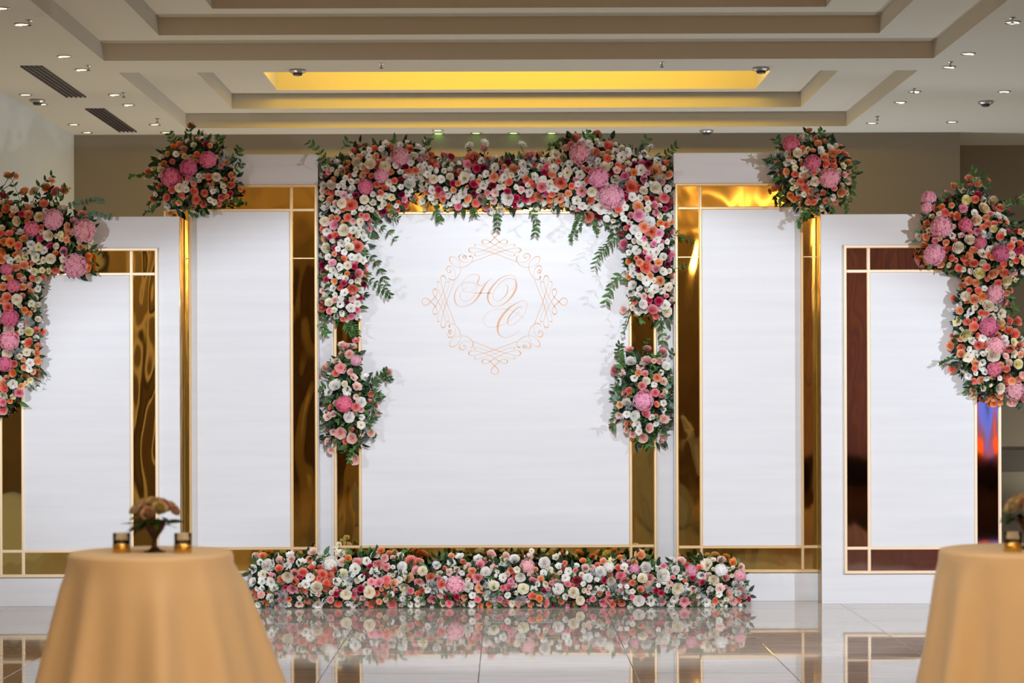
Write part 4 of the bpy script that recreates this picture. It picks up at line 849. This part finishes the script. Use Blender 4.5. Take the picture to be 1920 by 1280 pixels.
    while n_ < nleaf and t_ < nleaf * 30:
        t_ += 1
        x = rnd.uniform(bx[0] - 4, bx[1] + 4); y = rnd.uniform(by[0] - 4, by[1] + 2)
        ins, d, q = info(x, y)
        if d > (22 if ins else 3): continue
        if xlim and not (xlim[0] + 6 < x < xlim[1] - 6): continue
        if base.z < 0.01 and y > by[1] - 12: continue
        YY = depth(x, y, .85); o = link('leaf', rnd.choice((LEAF_ME, LEAFD_ME, LEAFD_ME)), root)
        outd = Vector((q[0] - x, 0, -(q[1] - y))) if ins else Vector((x - q[0], 0, -(y - q[1])))
        if outd.length > 1e-6: outd.normalize()
        yv = (outd * 1.0 + Vector((rnd.gauss(0, .5), rnd.uniform(-.4, .1), rnd.gauss(0, .5)))).normalized()
        zv = (Vector((rnd.gauss(0, .4), -1, rnd.gauss(0, .4)))); xv = yv.cross(zv).normalized(); zv = xv.cross(yv)
        o.rotation_euler = Matrix((xv, yv, zv)).transposed().to_euler()
        s = rnd.uniform(12, 21) * YY / F; o.scale = (s, s, s); o.location = P(x, y, YY) - inv; n_ += 1
    # the mass of small leaves between, and its dark core
    area_ = sum(abs(sum(p[i][0] * p[(i+1) % len(p)][1] - p[(i+1) % len(p)][0] * p[i][1] for i in range(len(p)))) / 2 for p in polys)
    mb = MB(); nl = int(area_ / 24 * stuff)
    k = 0
    while k < nl:
        x = rnd.uniform(*bx); y = rnd.uniform(*by); ins, d, q = info(x, y)
        if not ins or d < 3: k += 0.2; continue
        k += 1
        if base.z < 0.01 and y > by[1] - 6: continue
        YY = depth(x, y, rnd.uniform(.45, .9)); c = P(x, y, YY) - inv
        yv = Vector((rnd.gauss(0, 1), rnd.uniform(-.9, .1), rnd.gauss(0, 1))).normalized()
        zv = Vector((rnd.gauss(0, .5), -1, rnd.gauss(0, .5))); xv = yv.cross(zv).normalized(); zv = xv.cross(yv)
        mm = Matrix((xv, yv, zv)).transposed(); s = rnd.uniform(9, 17) * YY / F
        vs = [c + mm @ (Vector(v) * s) for v in ((0, 0, 0), (-.2, .45, .05), (0, .5, 0), (.2, .45, .05), (0, 1, -.1))]
        mb.add(vs, [(0, 2, 1), (0, 3, 2), (1, 2, 4), (2, 3, 4)], 0 if rnd.random() < .6 else 1)
    mb.build('foliage', [M['leaf_dark'], M['leaf']], root)['kind'] = 'stuff'
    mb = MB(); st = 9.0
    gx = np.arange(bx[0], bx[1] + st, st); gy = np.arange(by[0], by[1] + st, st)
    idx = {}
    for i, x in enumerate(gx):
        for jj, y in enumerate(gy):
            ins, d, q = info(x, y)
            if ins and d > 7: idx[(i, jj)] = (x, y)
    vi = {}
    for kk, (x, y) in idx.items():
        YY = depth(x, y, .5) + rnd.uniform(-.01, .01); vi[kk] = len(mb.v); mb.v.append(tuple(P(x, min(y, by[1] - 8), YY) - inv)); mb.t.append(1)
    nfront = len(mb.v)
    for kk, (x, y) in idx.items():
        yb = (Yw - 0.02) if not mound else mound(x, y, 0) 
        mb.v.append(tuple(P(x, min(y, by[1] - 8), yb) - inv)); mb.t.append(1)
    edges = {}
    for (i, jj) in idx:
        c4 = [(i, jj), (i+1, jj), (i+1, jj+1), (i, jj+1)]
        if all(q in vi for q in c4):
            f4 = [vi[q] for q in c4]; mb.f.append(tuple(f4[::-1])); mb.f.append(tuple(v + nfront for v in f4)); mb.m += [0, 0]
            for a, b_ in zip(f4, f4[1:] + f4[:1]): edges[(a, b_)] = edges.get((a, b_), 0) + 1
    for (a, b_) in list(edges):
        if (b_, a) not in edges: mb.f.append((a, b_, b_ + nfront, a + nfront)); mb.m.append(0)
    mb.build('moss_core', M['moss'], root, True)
    # trailing sprigs: (kind, [(x, y) ...]) drawn away from the arrangement
    for (kd, pts, *rest) in sprigs:
        s_ = smooth([(q[0], q[1]) for q in pts], 6); off = rest[0] if rest else thick * .55
        bs = [P(q[0], q[1], Yw - off - 0.03 * math.sin(i * .5)) - inv for i, q in enumerate(s_)]
        mb = MB(); mb.tube(bs, 0.0028, 4, 0, .5)
        ln = len(bs); step = {'ivy': 2, 'leaf': 3, 'euca': 2, 'willow': 2, 'bud': 4}[kd]
        for i in range(1, ln):
            if i % step and i != ln - 1: continue
            dv = (bs[i] - bs[i-1]).normalized()
            for sg in ((-1, 1) if kd != 'ivy' else (rnd.choice((-1, 1)),)):
                sd = Vector((-dv.z, 0, dv.x)) * sg
                yv = (dv * .7 + sd * .9 + Vector((0, rnd.uniform(-.5, .2), rnd.uniform(-.3, .1)))).normalized()
                zv = Vector((rnd.gauss(0, .35), -1, rnd.gauss(0, .35))); xv = yv.cross(zv).normalized(); zv = xv.cross(yv)
                mm = Matrix((xv, yv, zv)).transposed()
                shp, sz, mi = {'ivy': (IVY, rnd.uniform(6.5, 10.5), 1), 'leaf': ((LV, LF), rnd.uniform(10, 16), 1), 'euca': (ROUND, rnd.uniform(7, 10), 1), 'willow': (((np.array(LV) * (.6, 1, 1)).tolist(), LF), rnd.uniform(10, 16), 1), 'bud': ((LV, LF), rnd.uniform(6, 9), 1)}[kd]
                s = sz * 16.9 / F
                mb.add([bs[i] + mm @ (Vector(v) * s) for v in shp[0]], shp[1], mi)
        mb.build({'ivy': 'ivy_trail', 'euca': 'eucalyptus_sprig'}.get(kd, 'leafy_sprig'), [M['stem'], M['euca'] if kd == 'euca' else M['leaf']], root, True)
    COUNT[name + label[:12]] = (len(fl), added, per)
    return root

ARCH = [[(599,312),(622,300),(650,286),(672,270),(720,264),(770,264),(800,276),(832,300),(862,302),(880,290),(915,290),(960,298),(985,286),(1010,290),(1045,276),(1062,256),(1110,252),(1150,264),(1185,276),(1225,286),(1262,300),(1267,330),
         (1267,592),(1240,602),(1210,592),(1182,582),(1176,520),(1170,490),(1165,450),(1148,432),(1120,420),(1085,405),(1060,390),(1000,386),(960,392),(900,388),(850,392),(820,388),(796,372),(784,352),(775,378),(745,398),(706,405),(692,440),(690,500),(684,560),(676,598),(640,606),(599,600)]]
pal_arch = [('lw', 30), ('sw', 12), ('rc', 7), ('lc', 8), ('so', 9), ('se', 6), ('sp', 6), ('sh', 6), ('su', 7), ('co', 5), ('bw', 3), ('lP', 3)]
def arch_free(x, y): return y > 600 or y < 300
arrangement('flower_arch', 'arch of white, coral and pink flowers around the top of the middle panel', 'flower arrangement', ARCH, YC, 0.23, 'I J K N', pal_arch, 420,
  sprigs=[('leaf', [(690,412),(715,424),(738,446)]), ('leaf', [(688,470),(704,490),(718,518),(728,548)]), ('leaf', [(684,520),(702,530),(718,542),(730,552)]),
          ('willow', [(1168,438),(1145,452),(1126,472),(1116,500)]), ('leaf', [(1172,508),(1155,522),(1144,542),(1137,564)]), ('willow', [(1165,440),(1140,462),(1128,480)]),
          ('bud', [(1180,578),(1174,600),(1168,622)]), ('leaf', [(1236,590),(1240,612),(1243,638)]), ('ivy', [(1092,392),(1085,410),(1078,428),(1070,448)]), ('ivy', [(1096,398),(1090,420),(1080,440)]), ('ivy', [(1118,400),(1112,424),(1120,436)]),
          ('leaf', [(930,392),(932,408),(931,426)]), ('leaf', [(992,386),(1000,402),(1006,420),(1004,436)]), ('leaf', [(815,388),(820,400),(824,410)]), ('willow', [(888,388),(890,404)]),
          ('leaf', [(618,318),(606,298),(596,280),(580,268)], .24), ('leaf', [(640,280),(652,266)]), ('ivy', [(1024,284),(1036,270),(1054,262)]), ('leaf', [(1245,298),(1254,286),(1266,276)]), ('leaf', [(1200,280),(1212,262)]),
          ('leaf', [(610,600),(606,612),(612,622)]), ('willow', [(645,602),(652,614),(660,622)]), ('willow', [(655,602),(664,612),(668,626)]), ('ivy', [(1195,594),(1206,604)]), ('bud', [(1262,440),(1284,446),(1300,452)], .24), ('bud', [(1262,425),(1272,436),(1282,446)], .24),
          ('leaf', [(790,280),(800,262)]), ('bud', [(1262,505),(1278,500),(1286,496)], .24), ('willow', [(730,404),(744,410)]), ('leaf', [(1100,262),(1108,250)])],
  rmax=42, xlim=(599, 1267, lambda x, y: y > 603 or (x > 1262 and 420 < y < 545) or x < 604 and y > 570), seed=3, nleaf=130)
BORD = [[(470,1056),(500,1046),(560,1042),(620,1040),(640,1044),(690,1040),(740,1036),(775,1050),(810,1056),(850,1048),(900,1046),(950,1044),(1000,1050),(1060,1050),(1110,1056),(1170,1046),(1200,1042),(1235,1058),(1260,1052),(1330,1050),(1388,1058),(1402,1085),(1402,1128),(1388,1139),(480,1141),(464,1122),(464,1072)]]
def bord_depth(x, y, f):
    t = max(0.0, min(1.0, (1141 - y) / 100.0))
    front = 16.50 + 0.06 * (1 - min(1, t * 4)) ** 2 + 0.26 * t ** 1.6
    return front + (1 - f) * 0.22 * (0.4 + t * 0.3)
pal_bord = [('lw', 30), ('rc', 6), ('sp', 12), ('so', 12), ('lb', 9), ('lP', 5), ('sh', 4), ('se', 6), ('lc', 6), ('bw', 2)]
arrangement('flower_border', 'long low bed of white and pink flowers on the floor before the middle panel', 'flower arrangement', BORD, 16.9, 0.2, 'L O M', pal_bord, 170, base=Vector((-0.06, 16.65, 0)), mound=bord_depth, seed=5, nleaf=130, fillsize=(8, 13))
LFT = [[(-45,360),(0,352),(20,372),(50,378),(80,362),(108,368),(128,392),(160,402),(178,414),(180,440),(168,468),(170,500),(150,518),(108,512),(86,520),(80,545),(76,570),(82,600),(80,640),(82,680),(74,705),(48,728),(40,745),(20,772),(0,782),(-45,770)]]
pal_side = [('se', 18), ('so', 14), ('rc', 8), ('ly', 10), ('lw', 12), ('sa', 8), ('sp', 6), ('lc', 8), ('sh', 5)]
arrangement('flower_garland', 'peach and pink garland cut by the picture edge, on the brown mirrored low panel', 'flower arrangement', LFT, YF_, 0.2, 'B C', pal_side, 120,
  sprigs=[('euca', [(122,388),(145,382),(168,376),(190,376)]), ('euca', [(160,402),(180,400),(204,406)]), ('leaf', [(42,392),(34,365),(20,332)]), ('leaf', [(60,380),(75,350),(96,330)]), ('ivy', [(20,392),(14,372),(8,362)]), ('bud', [(165,455),(178,466),(184,474)]), ('bud', [(72,690),(76,708),(72,722)]), ('leaf', [(100,375),(116,360),(122,352)])], rmax=45, seed=8, nleaf=70)
RGT = [[(1732,375),(1760,372),(1785,362),(1805,350),(1840,352),(1862,372),(1885,388),(1900,420),(1925,425),(1965,420),(1965,500),(1925,520),(1895,540),(1893,565),(1888,590),(1905,600),(1925,640),(1965,650),(1965,760),(1925,758),(1898,748),(1868,752),(1842,742),(1822,735),(1812,712),(1800,700),(1790,680),(1786,650),(1786,600),(1796,560),(1800,520),(1780,502),(1748,500),(1730,480),(1724,445),(1728,400)]]
arrangement('flower_garland', 'peach and pink garland spilling down past the orange and blue mirror edge', 'flower arrangement', RGT, YF_, 0.2, 'D E', pal_side, 110,
  sprigs=[('ivy', [(1792,672),(1776,676),(1764,684)]), ('leaf', [(1826,350),(1828,330),(1822,320)]), ('leaf', [(1850,365),(1852,345),(1842,328)]), ('willow', [(1880,400),(1888,382),(1904,378),(1918,374)]), ('leaf', [(1800,358),(1800,345)]), ('ivy', [(1885,440),(1902,430),(1918,424)]), ('leaf', [(1760,380),(1770,362)]), ('leaf', [(1892,580),(1904,572)])], rmax=45, seed=9, nleaf=80)
BQL = [[(342,256),(375,252),(405,262),(428,288),(444,310),(450,345),(432,378),(400,392),(345,392),(302,384),(284,366),(292,340),(284,318),(296,292),(318,268)]]
arrangement('flower_bouquet', 'round bouquet of three deep pink hydrangeas with dark leaves on a tall panel corner', 'flower arrangement', BQL, YM - 0.0, 0.26, 'A', pal_side, 26,
  sprigs=[('ivy', [(292,330),(276,328),(258,328),(243,332)]), ('ivy', [(298,382),(286,394),(270,400)]), ('ivy', [(350,388),(358,398),(368,406)]), ('ivy', [(375,388),(382,400),(392,398)]), ('ivy', [(430,380),(440,372),(450,376)]), ('leaf', [(330,275),(322,258),(318,248)]), ('leaf', [(350,262),(354,246),(358,236)]), ('leaf', [(425,300),(444,290),(448,280)]), ('leaf', [(430,318),(448,312),(452,304)]), ('leaf', [(405,270),(412,258)])], rmax=60, seed=12, nleaf=60, fillsize=(8, 12))
BQR = [[(1492,258),(1520,248),(1552,258),(1580,272),(1596,300),(1600,330),(1596,360),(1578,382),(1545,392),(1500,390),(1472,372),(1466,345),(1456,322),(1452,300),(1468,275)]]
arrangement('flower_bouquet', 'round bouquet with two cream-eyed pink hydrangeas and ivy trailing below it', 'flower arrangement', BQR, YM - 0.0, 0.26, 'H', pal_side, 26,
  sprigs=[('ivy', [(1470,350),(1465,368),(1464,386)]), ('ivy', [(1505,385),(1508,400),(1500,414),(1496,424)]), ('ivy', [(1520,388),(1518,402),(1512,412)]), ('ivy', [(1532,388),(1530,398)]), ('ivy', [(1580,375),(1586,388),(1588,400)]), ('ivy', [(1560,385),(1560,398)]), ('willow', [(1455,300),(1444,296),(1436,302)]), ('bud', [(1592,296),(1602,308),(1608,322)]), ('ivy', [(1596,330),(1602,342),(1600,352)]), ('leaf', [(1535,258),(1542,246)]), ('leaf', [(1466,275),(1456,262)]), ('bud', [(1595,360),(1594,376)])], rmax=60, seed=13, nleaf=60, fillsize=(8, 12))
CLL = [[(640,655),(668,650),(682,668),(682,700),(700,716),(706,745),(700,775),(688,795),(682,815),(672,850),(652,850),(636,830),(616,828),(604,800),(610,768),(602,738),(612,712),(622,690),(628,668)]]
pal_cl = [('rb', 20), ('lb', 12), ('sp', 12), ('lw', 20), ('so', 8), ('rc', 6)]
arrangement('flower_cluster', 'slim spray of blush roses with one long-stemmed rose reaching over the white panel', 'flower arrangement', CLL, YC, 0.17, 'F', pal_cl, 8,
  sprigs=[('leaf', [(690,722),(704,712),(714,700),(724,694)]), ('leaf', [(694,726),(708,716),(722,706),(730,710)]), ('willow', [(695,735),(708,736),(716,745)]), ('ivy', [(690,790),(696,806),(702,818)]), ('leaf', [(668,840),(658,852),(656,862)]), ('leaf', [(606,735),(600,728)]), ('willow', [(684,790),(698,784),(706,772)]), ('leaf', [(690,760),(702,758)]), ('bud', [(604,770),(600,785)])], rmax=38, seed=14, nleaf=55, stuff=.8)
CLR = [[(1172,668),(1198,662),(1222,660),(1246,668),(1262,690),(1262,730),(1264,760),(1258,800),(1240,824),(1208,832),(1184,822),(1168,800),(1154,785),(1152,755),(1158,730),(1152,700)]]
arrangement('flower_cluster', 'spray of blush roses round one pale pink hydrangea beside the tall panel', 'flower arrangement', CLR, YC, 0.17, 'G', pal_cl, 8,
  sprigs=[('euca', [(1236,748),(1250,742),(1262,752),(1260,762)]), ('euca', [(1244,728),(1256,720),(1270,716)]), ('leaf', [(1172,682),(1162,670),(1158,656),(1162,646)]), ('bud', [(1212,662),(1210,648),(1214,636)]), ('euca', [(1160,752),(1152,742)]), ('willow', [(1160,735),(1152,722)]), ('leaf', [(1155,792),(1148,800)]), ('leaf', [(1214,826),(1218,838)]), ('leaf', [(1255,670),(1262,658)])], rmax=38, seed=15, nleaf=55, stuff=.8)

# ------------------------------------------------------------------ the two cocktail tables near the hall
def cocktail_table(cx, Y, label, cloth_label, flare_l, flare_r, seed, near=False):
    rnd = random.Random(seed); H = 1.10; r0 = 0.293
    t = empty('cocktail_table', (cx, Y, 0), label, 'table', 'cocktail tables')
    MB().lathe([(r0 - .012, H - .035), (r0 - .008, H - .012), (r0 - .012, H - .008)], 40).build('tabletop', M['dark'], t)
    MB().lathe([(0.035, 0.04), (0.035, H - .036)], 16).build('pole', M['steel'], t)
    MB().lathe([(0.26, 0.0), (0.26, 0.012), (0.05, 0.035), (0.036, 0.05)], 32).build('table_base', M['steel'], t)
    # cloth: flat round top, soft edge, hanging cone with folds that grow downwards
    n, vs, fs = 144, [], []
    ph = [rnd.uniform(0, 6.28) for _ in range(4)]
    rings = [(0.0, H + .004), (.5, H + .004), (.93, H + .004), (.985, H + .001), (1.0, H - .012), (1.006, H - .04)]
    for j in range(1, 17): rings.append((None, H - .04 - (H - .045) * j / 16))
    for k, (rr, z) in enumerate(rings):
        for i in range(n):
            a = 2 * math.pi * i / n
            if rr is not None: r_ = rr * r0
            else:
                t_ = (H - z) / H; side = (1 + math.cos(a)) / 2
                r_ = r0 * 1.006 + (flare_l * (1 - side) + flare_r * side) * t_ ** 1.05
                fold = .5 * math.sin(9 * a + ph[0]) + .35 * math.sin(14 * a + ph[1]) + .25 * math.sin(5 * a + ph[2])
                fold = fold if fold > 0 else fold * .6
                r_ += fold * 0.062 * min(1, t_ * 2.2) ** 0.8
            vs.append((r_ * math.cos(a), r_ * math.sin(a), z))
    m_ = len(rings)
    fs = [(j*n+i, (j+1)*n+i, (j+1)*n+(i+1) % n, j*n+(i+1) % n) for j in range(1, m_-1) for i in range(n)]
    # closed top
    fs = [f for f in fs] + [tuple(n + i for i in range(n))]
    mb = MB(); mb.add(vs[0:0] + vs, fs)
    # drop the degenerate first ring
    me = new_mesh('tablecloth', vs[n:], [tuple(i - n for i in f) for f in fs], [M['cloth']], None, True)
    c = link('tablecloth', me, None, (cx, Y, 0)); tag(c, cloth_label, 'tablecloth', 'champagne tablecloths')
    sol = c.modifiers.new('thickness', 'SOLIDIFY'); sol.thickness = 0.002; sol.offset = 1
    return t
TY = 7.7
tl = P(283, 1033, TY); trr = P(1916, 1030, TY)
cocktail_table(tl.x, TY, 'round high table hidden under a champagne cloth, carrying two candle glasses', 'long champagne cloth flaring wide to the floor, with two candle glasses on top', 0.20, 0.33, 4)
cocktail_table(trr.x, TY, 'round high table under a champagne cloth, cut by the picture edge', 'champagne cloth cut by the picture edge, hanging nearly straight down', 0.16, 0.25, 6)
def vase(x, y, label, seed, sc_=1.0):
    rnd = random.Random(seed); z0 = 1.1045
    o = empty('flower_vase', (x, y, z0), label, 'vase', 'table vases')
    MB().lathe([(0.040, 0), (0.040, .004), (.022, .010), (.010, .022), (.009, .045), (.016, .06), (.034, .085), (.044, .115), (.040, .117), (.03, .09)], 24, cap=False).build('goblet', M['bronze'], o, True)
    k = 0
    cols = ['c', 'b', 'y', 'b', 'y', 'k']
    for i in range(16):
        a = i * 2.4; r_ = 0.085 * math.sqrt((i + .3) / 16)
        zz = .12 + .085 * math.sqrt(max(0, 1 - (r_ / .1) ** 2)); dm = rnd.uniform(.05, .065)
        q = link('rose', rnd.choice(KIND['r'][1]), o); q.location = (r_ * math.cos(a), r_ * math.sin(a), zz - .02)
        q.rotation_euler = look(Vector((r_ * math.cos(a) * 11, r_ * math.sin(a) * 11, .8)), roll=rnd.uniform(0, 6)).to_euler(); q.scale = (dm,) * 3
        c = COL[cols[i % 6]]; q.color = (c[0] * .60, c[1] * .60, c[2] * .56, 1)
    for i in range(26):
        a = rnd.uniform(0, 6.28); q = link('leaf', rnd.choice((LEAF_ME, LEAFD_ME)), o); q.location = (.05 * math.cos(a), .05 * math.sin(a), .11 + rnd.uniform(-.01, .02))
        yv = Vector((math.cos(a), math.sin(a), rnd.uniform(-.75, .25))).normalized(); zv = Vector((rnd.gauss(0, .4), rnd.gauss(0, .4), 1)); xv = yv.cross(zv).normalized(); zv = xv.cross(yv)
        q.rotation_euler = Matrix((xv, yv, zv)).transposed().to_euler(); s = rnd.uniform(.045, .075); q.scale = (s, s, s)
    return o
def candle(x, y, label):
    z0 = 1.1045
    o = empty('candle_glass', (x, y, z0), label, 'candle holder', 'candle glasses')
    MB().lathe([(0.026, 0), (0.030, .002), (.031, .072), (.0285, .072), (.0275, .006), (.002, .005)], 28, cap=False).build('glass_cup', M['glass'], o, True)
    MB().lathe([(0.0275, .0), (.0315, .002), (.0318, .034), (.0312, .034)], 28, cap=False).build('gold_band', M['amber'], o, True)
    MB().lathe([(0.018, .007), (.018, .028), (.003, .029)], 16).build('candle', M['wax'], o, True)
    MB().lathe([(0.001, .028), (.001, .037)], 6).build('wick', M['dark'], o)
v1 = P(290, 1030, 7.66); vase(v1.x, 7.66, 'dark goblet vase of cream roses standing between two candle glasses', 3)
c1 = P(228, 1027, 7.64); candle(c1.x, 7.64, 'gold-bottomed candle glass whose flank is brushed by the bouquet twig, before the brown mirror edge')
c2 = P(343, 1027, 7.62); candle(c2.x, 7.62, 'gold-bottomed candle glass in front of the narrow gold strip, nearer the arch')
v2 = P(1928, 1026, 7.68); vase(v2.x, 7.68, 'vase of cream roses cut by the picture edge', 5)
c3 = P(1899, 1024, 7.55); candle(c3.x, 7.55, 'candle glass in front of the vase cut by the picture edge')
print('COUNTS', COUNT)
